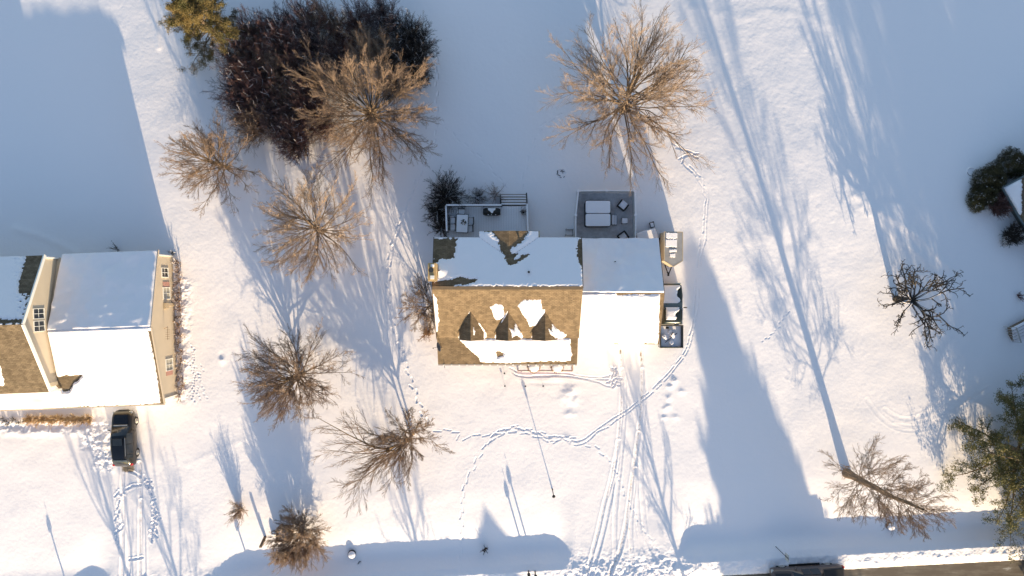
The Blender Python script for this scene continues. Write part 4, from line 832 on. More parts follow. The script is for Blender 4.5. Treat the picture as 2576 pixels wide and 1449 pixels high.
mailbox('mailbox across the frame edge left of the tall shrub', 644, 1506, 1.15); mailbox('mailbox by the left driveway beyond the frame edge', 176, 1524, 1.35)
# sign at the roadside
p = G(1951.5, 1375); t = thing('road_sign', 'thin dark post with pale sign panel above the parked pickup', 'sign', (p.x, p.y, gz(p.x, p.y)))
mb = MB(); mb.tube([(0, 0, 0), (0, 0, 2.75)], .028, 8); mb.build('pole', M_BLACK, t, world=False)
lb('panel', [((.03, -.02, 2.3), (.012, .60, .76))], mat('sign_back', (.42, .44, .43), .5), t); lb('bracket', [((.012, 0, 2.1), (.03, .12, .04)), ((.012, 0, 2.5), (.03, .12, .04))], M_BLACK, t)
# timber frame well cover and leaning post inside the tall shrub
c = P(711, 1348, .9); t = thing('timber_planter', 'square weathered timber planter full of snow beside the spiky tan shrub at lower left', 'planter', (c.x, c.y, gz(c.x, c.y)), R(-4))
w2 = .52
for sx, sy, dx_, dy_ in ((-1, 0, .16, 1.1), (1, 0, .16, 1.1), (0, -1, 1.0, .16), (0, 1, 1.0, .16)): lb('side_board', [((sx * w2, sy * w2, .45), (dx_, dy_, .92))], M_WOODL, t)
lb('snow_fill', [((0, 0, .80), (.84, .84, .1))], M_SNOW, t, bevel=.04, seg=2)
lb('corner_post', [((-.56, -.56, .52), (.17, .17, 1.04))], M_WOOD, t)
c = G(667, 1350); t = thing('leaning_post', 'short leaning weathered post left of the timber planter', 'post', (c.x, c.y, gz(c.x, c.y) - .05))
mb = MB(); mb.beam((0, 0, 0), (-.02, -.50, 1.12), .2, .14); mb.build('timber', M_WOOD, t, world=False); mb = MB(); mb.beam((.05, .02, 0), (.12, -.22, .7), .12, .05); mb.build('brace', M_WOODL, t, world=False)
p = G(690, 1344); t = thing('snow_capped_stone', 'small snow capped stone between leaning post and timber planter', 'stone', (p.x, p.y + .12, gz(p.x, p.y)))
mb = MB(); mb.tube([(0, 0, -.05), (0, 0, .2), (0, 0, .3)], [.24, .22, .1], 10); mb.build('rock', M_DARK, t, world=False); mb = MB(); mb.tube([(.02, -.02, .2), (.02, -.02, .32), (.02, -.02, .4)], [.22, .18, .04], 12); mb.build('snow_cap', M_SNOW, t, world=False, smooth=True)
# ---------------------------------------------------------------- trailer
c = P(1693, 630, 2.2); zt = 2.2; x0, x1 = P(1671, 0, zt).x, P(1717.5, 0, zt).x; y0, y1, y2 = P(0, 583.5, zt).y, P(0, 656, zt).y, P(0, 670.5, zt).y
trl = thing('cargo_trailer', 'pale enclosed trailer with pointed nose and patchy snow roof beside the garage', 'trailer', ((x0 + x1) / 2, (y0 + y1) / 2, 0)); xm = (x0 + x1) / 2
pol = [(x0, y0), (x1, y0), (x1, y1), (xm, y2), (x0, y1)]
def inset(pl, d): cx_ = sum(p[0] for p in pl) / len(pl); cy_ = sum(p[1] for p in pl) / len(pl); return [(cx_ + (x - cx_) * (1 - d), cy_ + (y - cy_) * (1 - d * .6)) for x, y in pl]
M_TRL = mat('trailer_panel', (.52, .43, .31), .35, spec=.6, var=.05); M_TRF = mat('trailer_roof', (.36, .35, .35), .45, metal=.2, var=.12, vscale=2)
mb = MB(); mb.prism(pol, .42, zt - .04); mb.build('body', M_TRL, trl)
mb = MB(); mb.prism(inset(pol, .05), zt - .05, zt); mb.build('roof', M_TRF, trl)
mb = MB()
for i in range(5): a, b = pol[i], pol[(i + 1) % 5]; mb.beam((*a, zt - .02), (*b, zt - .02), .06, .06)
mb.build('roof_trim', M_TRL, trl)
for k_, (ax, bx, ay, by) in enumerate(((x0 + .14, x1 - .45, y0 - .08, y0 - .55), (x0 + .10, x1 - .48, y0 - .62, y0 - 1.22), (x0 + .40, x1 - .5, y0 - 1.42, y0 - 1.62), (x0 + .45, x1 - .62, y0 - 1.78, y0 - 2.05))):
    rs = np.random.RandomState(k_); n = 14; mb = MB()
    mb.prism([(ax + (bx - ax) * i / n, ay + rs.randn() * .02) for i in range(n + 1)] + [(bx - (bx - ax) * i / n, by + rs.randn() * .04) for i in range(n + 1)], zt - .005, zt + .05); mb.build('snow_patch', M_SNOW, trl, bevel=.02)
mb = MB(); mb.box((x0 - .03, y0 - 1.1, .50), (.1, 1.5, .1)); mb.build('fender', M_BLACK, trl, bevel=.02)
for yy in (y0 - .8, y0 - 1.45):
    for sx in (x0 + .02, x1 - .02):
        w_ = MB(); w_.tube([(sx - .1, yy, .33), (sx + .1, yy, .33)], .33, 18); tw_ = w_.build('wheel', M_RUB, trl); w_ = MB(); w_.tube([(sx - .12, yy, .33), (sx + .12, yy, .33)], .17, 14); w_.build('rim', M_ALU, tw_)
mb = MB(); hy = P(0, 690, .5).y; mb.beam((x0 + .35, y1, .45), (xm - .35 + .3, hy, .5), .07, .08); mb.beam((x1 - .35, y1, .45), (xm - .0, hy, .5), .07, .08); mb.tube([(xm - .05, hy + .15, .1), (xm - .05, hy + .15, .95)], .04, 8); mb.box((xm - .04, hy, .52), (.14, .3, .1)); mb.build('hitch', M_BLACK, trl)
mb = MB(); mb.box((x0 - .015, y0 - 2.0, 1.3), (.03, .7, 1.5)); dd = mb.build('side_door', M_TRL, trl); mb = MB(); mb.box((x0 - .04, y0 - 2.28, 1.3), (.03, .08, .2)); mb.build('handle', M_BLACK, dd)
# ---------------------------------------------------------------- vehicles
def carpaint(name, col, rough=.28): return mat(name, col, rough, metal=.35, spec=.6, coat=.6)
def loft_body(st):
    """stations (y, half width, sill z, belt z, roof half width, top z) -> rows of points, left side to right side"""
    rows = []
    for (y, w_, zs, zb, wr, zt_) in st:
        half = [(w_ * .93, zs), (w_, zs + .18), (w_, (zs + zb) / 2 + .08), (w_ * .965, zb), (wr + (w_ * .965 - wr) * .12, zt_ - (zt_ - zb) * .12), (wr * .82, zt_ - .0), (0, zt_ + .025)]
        rows.append([(-x, y, z) for x, z in half] + [(x, y, z) for x, z in half[::-1][1:]])
    return rows
def vehicle(name, label, cat, loc, rz, st, paint, roofpaint, wheels, ws, rw, side, ends=True, wr_=.34):
    t = thing(name, label, cat, loc, rz); rows = loft_body(st); n = len(rows[0])
    mb = MB(); mb.grid(rows)
    for r_, fl in ((rows[0], 0), (rows[-1], 1)): mb.add(r_, [tuple(range(n))[::-1] if not fl else tuple(range(n))])
    body = mb.build('body', paint, t, world=False, smooth=True, bevel=0); sb = body.modifiers.new('sub', 'SUBSURF'); sb.levels = sb.render_levels = 1
    def lerp_row(y):
        for a, b in zip(rows[:-1], rows[1:]):
            ya, yb = a[0][1], b[0][1]
            if min(ya, yb) - 1e-6 <= y <= max(ya, yb) + 1e-6: f_ = (y - ya) / (yb - ya) if yb != ya else 0; return [Vector(p).lerp(Vector(q), f_) for p, q in zip(a, b)]
        return [Vector(p) for p in rows[-1]]
    def glass(nm, ya, yb, j0, j1, off=.018, m=M_GLASS, k=4):
        mb = MB(); rr = []
        for i in range(k + 1):
            r_ = lerp_row(ya + (yb - ya) * i / k)[j0:j1 + 1]; c_ = Vector((0, r_[0].y, .8)); rr.append([p + (p - c_).normalized() * off for p in r_])
        mb.grid(rr); o = mb.build(nm, m, t, world=False, smooth=True); return o
    glass('windshield', *ws, 4, 8); 
    if rw: glass('rear_window', *rw, 4, 8)
    for (ya, yb) in side:
        glass('side_window', ya, yb, 3, 4, .022); glass('side_window', ya, yb, 8, 9, .022)
    if roofpaint: glass('roof_panel', ws[1] - .02, (rw[0] if rw else ws[1] - 1.5) + .02, 5, 7, .014, roofpaint, 6)
    for (x, y) in wheels:
        for s_ in (-1, 1):
            mb = MB(); mb.tube([(s_ * (x - .11), y, wr_), (s_ * (x + .08), y, wr_), (s_ * (x + .11), y, wr_)], [wr_, wr_, wr_ * .9], 22); tw_ = mb.build('wheel', M_RUB, t, world=False)
            mb = MB(); mb.tube([(s_ * (x + .112), y, wr_), (s_ * (x + .122), y, wr_)], [wr_ * .68, wr_ * .62], 18)
            for k_ in range(5): a = k_ * 2 * math.pi / 5; mb.beam((s_ * (x + .128), y, wr_), (s_ * (x + .128), y + math.cos(a) * wr_ * .6, wr_ + math.sin(a) * wr_ * .6), .03, .05, up=(1, 0, 0))
            mb.build('rim', M_ALU, tw_, world=False)
            mb = MB(); mb.tube([(s_ * (x + .02), y, wr_ + .02), (s_ * (x + .085), y, wr_ + .02)], wr_ * 1.14, 22); mb.build('wheel_arch', M_BLACK, t, world=False)
    return t, lerp_row
paintb = carpaint('dark_brown_paint', (.022, .017, .012)); paintk = carpaint('black_roof_paint', (.006, .006, .009), .2)
c = G(322, 1102); yy0 = (G(351, 1059).y + G(352, 1139).y) / 2; xo = G(352, 1100).x
suv_st = [(2.32, .55, .42, .62, .40, .70), (2.22, .78, .28, .74, .58, .86), (1.9, .89, .25, .86, .70, .97), (1.25, .92, .25, .92, .74, 1.05), (1.02, .92, .25, .95, .72, 1.10), (.62, .92, .25, .97, .64, 1.36), (.30, .92, .25, .98, .62, 1.53), (-.3, .92, .25, .99, .62, 1.60), (-1.2, .92, .25, 1.0, .60, 1.58), (-1.72, .91, .25, 1.01, .56, 1.50), (-2.05, .89, .27, 1.0, .60, 1.22), (-2.25, .84, .3, .92, .62, 1.02), (-2.36, .72, .42, .75, .55, .80)]
ca, lr = vehicle('parked_car', 'dark brown hatchback with black roof parked nose to the left house garage', 'car', (xo - .98, yy0 + .06, gzd(xo - .9, yy0) + .0), R(2), suv_st, paintb, None, [(.82, 1.33), (.82, -1.33)], (1.04, .36), (-1.66, -2.06), [(.5, -.35), (-.42, -1.2), (-1.27, -1.6)])
mb = MB(); rr = [[p + Vector((0, 0, .02)) for p in lr(y)[5:8]] for y in np.linspace(.3, -1.62, 8)]; mb.grid(rr); rp = mb.build('roof_panel', paintk, ca, world=False, smooth=True)
mb = MB(); rr = [[p + Vector((0, 0, .03)) for p in lr(y)[5:8]] for y in np.linspace(2.0, 1.1, 5)]; mb.grid(rr); mb.build('hood', paintk, ca, world=False, smooth=True)
lb('sunroof', [((0, -.15, 1.665), (.78, .55, .012))], M_GLASS, ca, bevel=.005); lb('wiper_cowl', [((.0, 1.12, 1.12), (1.15, .10, .03))], M_ALU, ca, bevel=.01)
for s_ in (-1, 1):
    lb('mirror', [((s_ * 1.02, .72, .98), (.2, .1, .13))], paintb, ca, bevel=.03); lb('headlight', [((s_ * .66, 2.14, .72), (.3, .22, .12))], M_ALU, ca, bevel=.03)
    lb('taillight', [((s_ * .74, -2.17, .93), (.16, .18, .26))], mat('red_lens', (.55, .02, .02), .3), ca, bevel=.02); lb('roof_rail', [((s_ * .60, -.6, 1.60), (.035, 1.5, .04))], M_ALU, ca, bevel=.01)
lb('number_plate', [((0, -2.41, .6), (.32, .02, .12))], M_WHITE, ca); lb('grille', [((0, 2.335, .55), (.8, .04, .16))], M_BLACK, ca)
# pickup on the road
pk = carpaint('dark_bronze_paint', (.12, .085, .07), .35)
tr_st = [(2.98, .86, .45, .80, .72, .92), (2.85, .95, .35, .95, .80, 1.08), (2.3, .98, .32, 1.05, .82, 1.15), (1.6, .99, .32, 1.10, .82, 1.20), (1.35, .99, .32, 1.14, .80, 1.26), (.85, .99, .32, 1.16, .74, 1.66), (.55, .99, .32, 1.17, .72, 1.84), (0, .99, .32, 1.17, .72, 1.90), (-.9, .99, .32, 1.17, .72, 1.88), (-1.1, .99, .32, 1.17, .74, 1.70), (-1.2, .99, .32, 1.16, .84, 1.22), (-1.28, .99, .32, 1.14, .86, 1.20), (-2.0, .99, .32, 1.14, .86, 1.17), (-2.95, .98, .35, 1.12, .86, 1.16), (-3.05, .9, .45, 1.0, .8, 1.08)]
q0, q1 = P(1966, 1424.3, .38), P(2079.6, 1418, .38); ang = math.atan2((q0 - q1).y, (q0 - q1).x) - math.pi / 2
mid = (q0 + q1) / 2; nrm2 = Vector((RN[0], RN[1], 0)); c = mid - nrm2 * .98
rt, lr = vehicle('pickup_truck', 'dark bronze pickup truck driving left along the road, cut by the bottom edge', 'pickup', (c.x, c.y, -.02), ang, tr_st, pk, None, [(.88, 1.92), (.88, -1.92)], (1.36, .62), (-.95, -1.18), [(.6, -.05), (-.12, -.85)], wr_=.40)
lb('bed_cover', [((0, -2.12, 1.20), (1.62, 1.62, .05))], M_BLACK, rt, bevel=.015)
mb = MB(); rr = [[p + Vector((0, 0, .02)) for p in lr(y)[5:8]] for y in np.linspace(2.7, 1.45, 6)]; mb.grid(rr); mb.build('hood', carpaint('dark_hood', (.02, .018, .018)), rt, world=False, smooth=True)
for s_ in (-1, 1): lb('mirror', [((s_ * 1.1, 1.0, 1.2), (.24, .12, .2))], pk, rt, bevel=.03); lb('headlight', [((s_ * .8, 2.88, .85), (.28, .2, .2))], M_ALU, rt, bevel=.03); lb('taillight', [((s_ * .9, -3.02, .95), (.12, .1, .35))], MATS['red_lens'], rt); lb('running_board', [((s_ * 1.03, 0, .42), (.14, 2.6, .06))], M_BLACK, rt)
# pickup beside the garage
x0, x1 = 12.33, P(1719, 0, 1.1).x; yf, yr = P(0, 714.6, 1.0).y, P(0, 877, 1.1).y; pm = carpaint('dark_green_paint', (.018, .026, .022), .3)
pt = thing('snowy_pickup', 'dark green pickup half covered with snow, parked beside the garage', 'pickup', ((x0 + x1) / 2, (yf + yr) / 2, 0)); W_ = (x1 - x0) / 2; L_ = (yf - yr)
F_ = L_ / 2; sts = [(F_ - .02, W_ * .86, .45, .78, W_ * .7, .88), (F_ - .12, W_ * .96, .35, .92, W_ * .82, 1.0), (F_ - .7, W_, .32, 1.0, W_ * .85, 1.1), (F_ - 1.25, W_, .32, 1.05, W_ * .84, 1.14), (F_ - 1.45, W_, .32, 1.08, W_ * .82, 1.2), (F_ - 1.95, W_, .32, 1.1, W_ * .72, 1.6), (F_ - 2.2, W_, .32, 1.1, W_ * .70, 1.74), (F_ - 3.1, W_, .32, 1.1, W_ * .70, 1.76), (F_ - 3.3, W_, .32, 1.1, W_ * .74, 1.6), (F_ - 3.36, W_, .32, 1.1, W_ * .85, 1.14)]
rows = loft_body(sts); mb = MB(); mb.grid(rows); n = len(rows[0]); mb.add(rows[0], [tuple(range(n))[::-1]]); mb.add(rows[-1], [tuple(range(n))]); bo = mb.build('body', pm, pt, world=False, smooth=True); bo.modifiers.new('s', 'SUBSURF').levels = 1
def grow(y):
    for a, b in zip(rows[:-1], rows[1:]):
        if b[0][1] - 1e-6 <= y <= a[0][1] + 1e-6: f_ = (y - a[0][1]) / (b[0][1] - a[0][1]); return [Vector(p).lerp(Vector(q), f_) for p, q in zip(a, b)]
    return [Vector(p) for p in rows[-1]]
def strip(nm, ys, j0, j1, off, m, par=pt, cut=None):
    mb = MB(); rr = []
    for i, y in enumerate(ys):
        r_ = grow(y)[j0:j1 + 1]; rr.append([p + (p - Vector((0, p.y, .8))).normalized() * off for p in r_])
    mb.grid(rr); return mb.build(nm, m, par, world=False, smooth=True)
strip('windshield', np.linspace(F_ - 1.5, F_ - 2.1, 4), 4, 8, .015, M_GLASS); strip('side_window', np.linspace(F_ - 2.0, F_ - 3.0, 4), 3, 4, .015, M_GLASS); strip('side_window', np.linspace(F_ - 2.0, F_ - 3.0, 4), 8, 9, .015, M_GLASS)
def blobsnow(nm, poly, zf, th, par=pt):
    mb = MB(); mb.prism(poly, lambda x, y: zf(x, y) - .03, lambda x, y: zf(x, y) + th); return mb.build(nm, M_SNOW, par, world=False, bevel=.04, seg=3)
def ztop(x, y):
    r_ = grow(y); xs = [p.x for p in r_[3:10]]; zs = [p.z for p in r_[3:10]]; return float(np.interp(x, xs, zs))
def snowgrid(nm, y0, y1, xf0, xf1, th, n=22, m=16, seed=0):
    rs = np.random.RandomState(seed); rows_ = []
    for i in range(n + 1):
        y = y0 + (y1 - y0) * i / n; a, b = xf0(i / n), xf1(i / n); a += rs.randn() * .012; b += rs.randn() * .02
        rows_.append([(a + (b - a) * j / m, y, ztop(a + (b - a) * j / m, y) + (-.02 if i in (0, n) or j in (0, m) else th * min(1, 2.2 * min(j / m, 1 - j / m, i / n, 1 - i / n) + .5) + rs.randn() * .004)) for j in range(m + 1)])
    mb = MB(); mb.grid(rows_[::-1]); return mb.build(nm, M_SNOW, pt, world=False, smooth=True)
snowgrid('hood_snow', F_ - .1, F_ - 1.62, lambda t: -W_ * .93, lambda t: W_ * (.62 + .16 * math.cos(t * 7) + .04 * math.sin(19 * t)) if t < .93 else W_ * .55, .09, seed=1)
snowgrid('cab_snow', F_ - 1.9, F_ - 2.95, lambda t: -W_ * .62, lambda t: W_ * (.50 - .42 * t + .12 * math.sin(t * 9)), .09, seed=2)
by0, by1 = F_ - 3.42, -F_ + .05; bh = 1.12
for nm, c_, d_ in (('bed_side', (-W_ + .05, (by0 + by1) / 2, .78), (.1, by0 - by1, .7)), ('bed_side', (W_ - .05, (by0 + by1) / 2, .78), (.1, by0 - by1, .7)), ('tailgate', (0, by1 + .03, .76), (W_ * 2 - .2, .07, .68)), ('bed_front', (0, by0 - .03, .82), (W_ * 2 - .2, .06, .74)), ('bed_floor', (0, (by0 + by1) / 2, .5), (W_ * 2 - .2, by0 - by1, .1))):
    o = lb(nm, [(c_, d_)], pm, pt, bevel=.02)
lb('bed_snow', [((0, (by0 + by1) / 2, .66), (W_ * 2 - .22, by0 - by1 - .12, .22))], M_SNOW, pt, bevel=.05, seg=2)
lb('bed_rail', [((0, by0 - .03, 1.22), (W_ * 2 - .1, .07, .07)), ((-W_ + .05, (by0 + by1) / 2, 1.155), (.07, by0 - by1, .05)), ((W_ - .05, (by0 + by1) / 2, 1.155), (.07, by0 - by1, .05))], M_BLACK, pt, bevel=.01)
rs = np.random.RandomState(3); mb = MB()
for k_ in range(7): mb.box((rs.uniform(-.6, .6), rs.uniform(by1 + .3, by0 - .4), .84), (rs.uniform(.2, .55), rs.uniform(.2, .5), rs.uniform(.2, .45)), rz=rs.rand() * 3, rx=.3 * rs.randn(), ry=.3 * rs.randn())
mb.build('bed_load_snow', M_SNOW, pt, world=False, bevel=.06, seg=2)
mb = MB(); mb.tube([(-.1, -1.7, .95), (.12, -1.35, 1.12)], .05, 8); mb.tube([(-.45, -.95 + .0, .9), (-.2, -1.0, .95)], .09, 8); mb.beam((-.5, -2.2, .9), (.5, -1.4, .95), .05, .05); mb.build('bed_tools', M_BLACK, pt, world=False)
for x in (-W_ + .08, W_ - .08):
    for y in (F_ - 1.0, -F_ + 1.25):
        mb = MB(); mb.tube([(x - .12, y, .38), (x + .12, y, .38)], .38, 20); ww = mb.build('wheel', M_RUB, pt, world=False); mb = MB(); mb.tube([(x - .13, y, .38), (x + .13, y, .38)], .22, 16); mb.build('rim', M_ALU, ww, world=False)
for s_ in (-1, 1): lb('mirror', [((s_ * (W_ + .14), F_ - 1.95, 1.2), (.26, .1, .18))], M_BLACK, pt, bevel=.02)
lb('front_bumper', [((0, F_ + .04, .55), (W_ * 2 - .1, .12, .2))], M_ALU, pt, bevel=.03)
# ---------------------------------------------------------------- trees
def tubes(pts, rad, sides):
    """pts (n,k,3), rad (n,k) -> verts, quads"""
    n, k, _ = pts.shape
    t = np.gradient(pts, axis=1); t /= np.linalg.norm(t, axis=2, keepdims=True) + 1e-9
    tm = t.mean(1); ref = np.where(np.abs(tm[:, 2:3]) > .9, np.array([[1., 0, 0]]), np.array([[0, 0, 1.]]))[:, None, :]
    u = np.cross(t, np.broadcast_to(ref, t.shape)); u /= np.linalg.norm(u, axis=2, keepdims=True) + 1e-9
    v = np.cross(t, u); a = np.arange(sides) * 2 * np.pi / sides
    V = pts[:, :, None, :] + rad[:, :, None, None] * (u[:, :, None, :] * np.cos(a)[None, None, :, None] + v[:, :, None, :] * np.sin(a)[None, None, :, None])
    idx = np.arange(n * k * sides).reshape(n, k, sides); nx_ = np.roll(idx, -1, axis=2)
    F = np.stack([idx[:, :-1], nx_[:, :-1], nx_[:, 1:], idx[:, 1:]], -1).reshape(-1, 4)
    return V.reshape(-1, 3), F
def joinarr(parts):
    Vs, Fs, o = [], [], 0
    for V, F in parts: Vs.append(V); Fs.append(F + o); o += len(V)
    return np.concatenate(Vs), np.concatenate(Fs)
def growb(rs, S, D, L, r0, r1, k, wob, up):
    n = len(S); p = S.copy(); d = D / (np.linalg.norm(D, axis=1, keepdims=True) + 1e-9); out = [p.copy()]
    upv = np.array([0, 0, 1.0])
    for i in range(k):
        d = d + rs.randn(n, 3) * wob + upv * up; d /= np.linalg.norm(d, axis=1, keepdims=True) + 1e-9
        p = p + d * (L / k)[:, None]; out.append(p.copy())
    f = np.linspace(0, 1, k + 1)[None]; return np.stack(out, 1), r0[:, None] * (1 - f) + r1[:, None] * f
def kids(rs, pts, rad, m, t0, t1, ang, angs, ratio, taper=.55, rr=.6, minr=.006, plen=None, outw=0.0, cen=None):
    n, k1, _ = pts.shape; k = k1 - 1
    t = t0 + (t1 - t0) * (np.arange(m)[None] + rs.rand(n, m)) / m; f = np.clip(t * k, 0, k - 1e-4); i = f.astype(int); fr = f - i
    ar = np.arange(n)[:, None]; a = pts[ar, i]; b = pts[ar, i + 1]; S = a + (b - a) * fr[..., None]
    T = b - a; T /= np.linalg.norm(T, axis=2, keepdims=True) + 1e-9
    r_ = rad[ar, i] * (1 - fr) + rad[ar, i + 1] * fr
    rn = rs.randn(n, m, 3)
    if outw and cen is not None: o = S - cen; o[..., 2] *= .3; o /= np.linalg.norm(o, axis=2, keepdims=True) + 1e-9; rn = rn + o * outw
    pr = rn - T * (rn * T).sum(2, keepdims=True); pr /= np.linalg.norm(pr, axis=2, keepdims=True) + 1e-9
    an = np.radians(ang + rs.randn(n, m) * angs)[..., None]; D = T * np.cos(an) + pr * np.sin(an)
    PL = np.linalg.norm(np.diff(pts, axis=1), axis=2).sum(1)[:, None]
    L = PL * ratio * (1 - taper * t) * rs.uniform(.7, 1.25, (n, m))
    return S.reshape(-1, 3), D.reshape(-1, 3), L.ravel(), np.maximum(r_.ravel() * rr, minr)
def bare_tree(name, label, dx, dy, Hh, Rr, seed, n1=16, n2=7, n3=7, n4=5, barkm=None, twigm=None, tr=.16, lean=(0, 0), lo=.25, ang1=52, up=.05, twr=.0062, cat='tree', group=None, wob=.10, trunkpts=None, zsink=.1, p=None, extra=None, sc=1.0, tmin=.25, r1f=.45, stems=1, hi=.72, tip=.2):
    rs = np.random.RandomState(seed); g = G(dx, dy) if p is None else Vector(p); gg = gz(g.x, g.y) - zsink
    t = thing(name, label, cat, (g.x, g.y, gg), 0, group)
    big, small = [], []
    S0 = np.zeros((stems, 3)); a = rs.rand(stems) * 6.28
    if trunkpts is None:
        S0 = S0 + (np.stack([np.cos(a), np.sin(a), 0 * a], 1) * .12 if stems > 1 else 0)
        D0 = np.stack([np.cos(a) * (.30 if stems > 1 else .0) + lean[0], np.sin(a) * (.30 if stems > 1 else .0) + lean[1], np.ones(stems)], 1)
        tp, trd = growb(rs, S0, D0, np.full(stems, Hh * .93) * (rs.uniform(.8, 1, stems) if stems > 1 else 1), np.full(stems, tr * (1 if stems == 1 else .6)), np.full(stems, tr * tip), 9, .05 if stems == 1 else .09, 0.01)
    else:
        q = np.array(trunkpts, float); s_ = np.linspace(0, 1, 12); src = np.linspace(0, 1, len(q)); tp = np.stack([np.interp(s_, src, q[:, c]) for c in range(3)], 1)[None]; trd = (tr * (1 - s_) + tr * tip * s_)[None]
    trd = trd.copy(); trd[:, 0] *= 1.35
    big.append(tubes(tp, trd, 9))
    cen = np.array([0, 0, 0.])
    ns = tp.shape[0]; N = n1 * ns; f = (np.arange(N) + rs.rand(N)) / N; f = f[rs.permutation(N)] if ns > 1 else f; fo = lo + (hi - lo) * f; st_ = np.arange(N) % ns
    kk = tp.shape[1] - 1; q_ = np.clip(fo * kk, 0, kk - 1e-4); qi = q_.astype(int); qf = (q_ - qi)[:, None]; S = tp[st_, qi] * (1 - qf) + tp[st_, qi + 1] * qf; r_ = np.maximum((trd[st_, qi] * (1 - qf[:, 0]) + trd[st_, qi + 1] * qf[:, 0]) * r1f, .02)
    az = np.arange(N) * 2.39996 + rs.randn(N) * .15; th = np.radians(ang1 + 16 - 34 * f + rs.randn(N) * 7)
    if ns > 1: az0 = np.arctan2(S[:, 1], S[:, 0]); az = np.where(rs.rand(N) < .5, az, az0 + rs.randn(N) * .8)
    D = np.stack([np.sin(th) * np.cos(az), np.sin(th) * np.sin(az), np.cos(th)], 1); L = Rr * 1.22 * (1 - .33 * f) * rs.uniform(.8, 1.12, N)
    b1, r1 = growb(rs, S, D, L, r_, r_ * .25, 7, wob, up)
    if extra:
        for e in extra:
            q = np.array(e[0], float); s_ = np.linspace(0, 1, 8); src = np.linspace(0, 1, len(q)); ep = np.stack([np.interp(s_, src, q[:, c]) for c in range(3)], 1)[None]
            ep = ep + rs.randn(*ep.shape) * .05 * np.array([1, 1, 1]) * (np.arange(8) > 0)[None, :, None]
            b1 = np.concatenate([b1, ep]); r1 = np.concatenate([r1, (e[1] * (1 - s_ * .8))[None]])
    big.append(tubes(b1, r1, 6))
    S, D, L, r_ = kids(rs, b1, r1, n2, tmin, .98, 30, 9, .46, rr=.62, minr=.012, outw=.4, cen=cen); b2, r2 = growb(rs, S, D, L, r_, r_ * .35, 5, wob * .8, up); big.append(tubes(b2, r2, 5))
    S, D, L, r_ = kids(rs, b2, r2, n3, .1, 1, 27, 9, .54, rr=.6, minr=.009); b3, r3 = growb(rs, S, D, L, r_, r_ * .45, 4, wob * .8, up); small.append(tubes(b3, np.maximum(r3, twr), 4))
    S, D, L, r_ = kids(rs, b3, r3, n4, .05, 1, 26, 9, .6, rr=.5, minr=twr); L = np.clip(L, .12, .7); b4, r4 = growb(rs, S, D, L, np.full(len(S), twr * .85), np.full(len(S), twr * .5), 3, wob * .8, up); small.append(tubes(b4, r4, 3))
    V, F = joinarr(big); link('trunk', raw_mesh('trunk', V, F, True), barkm or M_BARKA, t); V, F = joinarr(small); link('crown', raw_mesh('crown', V, F, True), twigm or M_TWIGA, t)
    return t
def leafquads(rs, C_, n, size, asp, spread, downw=0.0):
    """n narrow leaf faces scattered round each centre C_ (k,3)"""
    k = len(C_); c = np.repeat(C_, n, 0) + rs.randn(k * n, 3) * spread; d = rs.randn(k * n, 3); d[:, 2] -= downw; d /= np.linalg.norm(d, axis=1, keepdims=True)
    e = np.cross(d, rs.randn(k * n, 3)); e /= np.linalg.norm(e, axis=1, keepdims=True) + 1e-9; s_ = size * rs.uniform(.6, 1.3, (k * n, 1))
    V = np.stack([c, c + d * s_ * .5 + e * s_ * asp * .5, c + d * s_, c + d * s_ * .5 - e * s_ * asp * .5], 1).reshape(-1, 3); return V, np.arange(len(V)).reshape(-1, 4)
def evergreen(name, label, g, Hh, Rr, seed, n1=60, n2=9, leafm=None, lo=.08, tufts=5, leaf=.13, droop=-.02, domep=.7, cat='tree', group=None, tr=.3, spread=.10, asp=.30, n3=3, wob=.09, sparse=0):
    rs = np.random.RandomState(seed); gg = gz(g[0], g[1]) - .15; t = thing(name, label, cat, (g[0], g[1], gg), 0, group)
    S0 = np.zeros((1, 3)); tp, trd = growb(rs, S0, np.array([[0, 0, 1.]]), np.array([Hh]), np.array([tr]), np.array([.03]), 10, .02, .02)
    f = lo + (1 - lo) * (np.arange(n1) + rs.rand(n1)) / n1; pos = np.stack([np.interp(f, np.linspace(0, 1, 11), tp[0, :, c]) for c in range(3)], 1)
    az = np.arange(n1) * 2.39996 + rs.randn(n1) * .3; L = Rr * (1 - ((f - lo) / (1 - lo)) ** (1 / domep) * .9) * rs.uniform(.65, 1.1, n1)
    el = .05 + .55 * f; D = np.stack([np.cos(az), np.sin(az), el], 1); b1, r1 = growb(rs, pos, D, L, tr * .28 * (1 - f * .7), np.full(n1, .015), 7, wob, droop)
    S, D, L2, r_ = kids(rs, b1, r1, n2, .2, 1, 50, 12, .38, rr=.5, minr=.01); b2, r2 = growb(rs, S, D, L2, r_, r_ * .5, 4, .1, .02)
    S, D, L3, r_ = kids(rs, b2, r2, n3, .2, 1, 45, 14, .5, rr=.6, minr=.006); b3, r3 = growb(rs, S, D, L3, r_, r_ * .6, 3, .1, .03)
    V, F = joinarr([tubes(tp, trd, 10), tubes(b1, r1, 6)]); link('trunk', raw_mesh('trunk', V, F, True), M_BARKB, t)
    Cc = np.concatenate([b2[:, 1:].reshape(-1, 3), b3[:, 1:].reshape(-1, 3)])
    if sparse: Cc = Cc[rs.rand(len(Cc)) > sparse]
    V, F = joinarr([leafquads(rs, Cc, tufts, leaf, asp, spread), tubes(b2, r2, 4), tubes(b3, r3, 3)]); link('crown', raw_mesh('crown', V, F), leafm or M_NEEDLE, t); return t
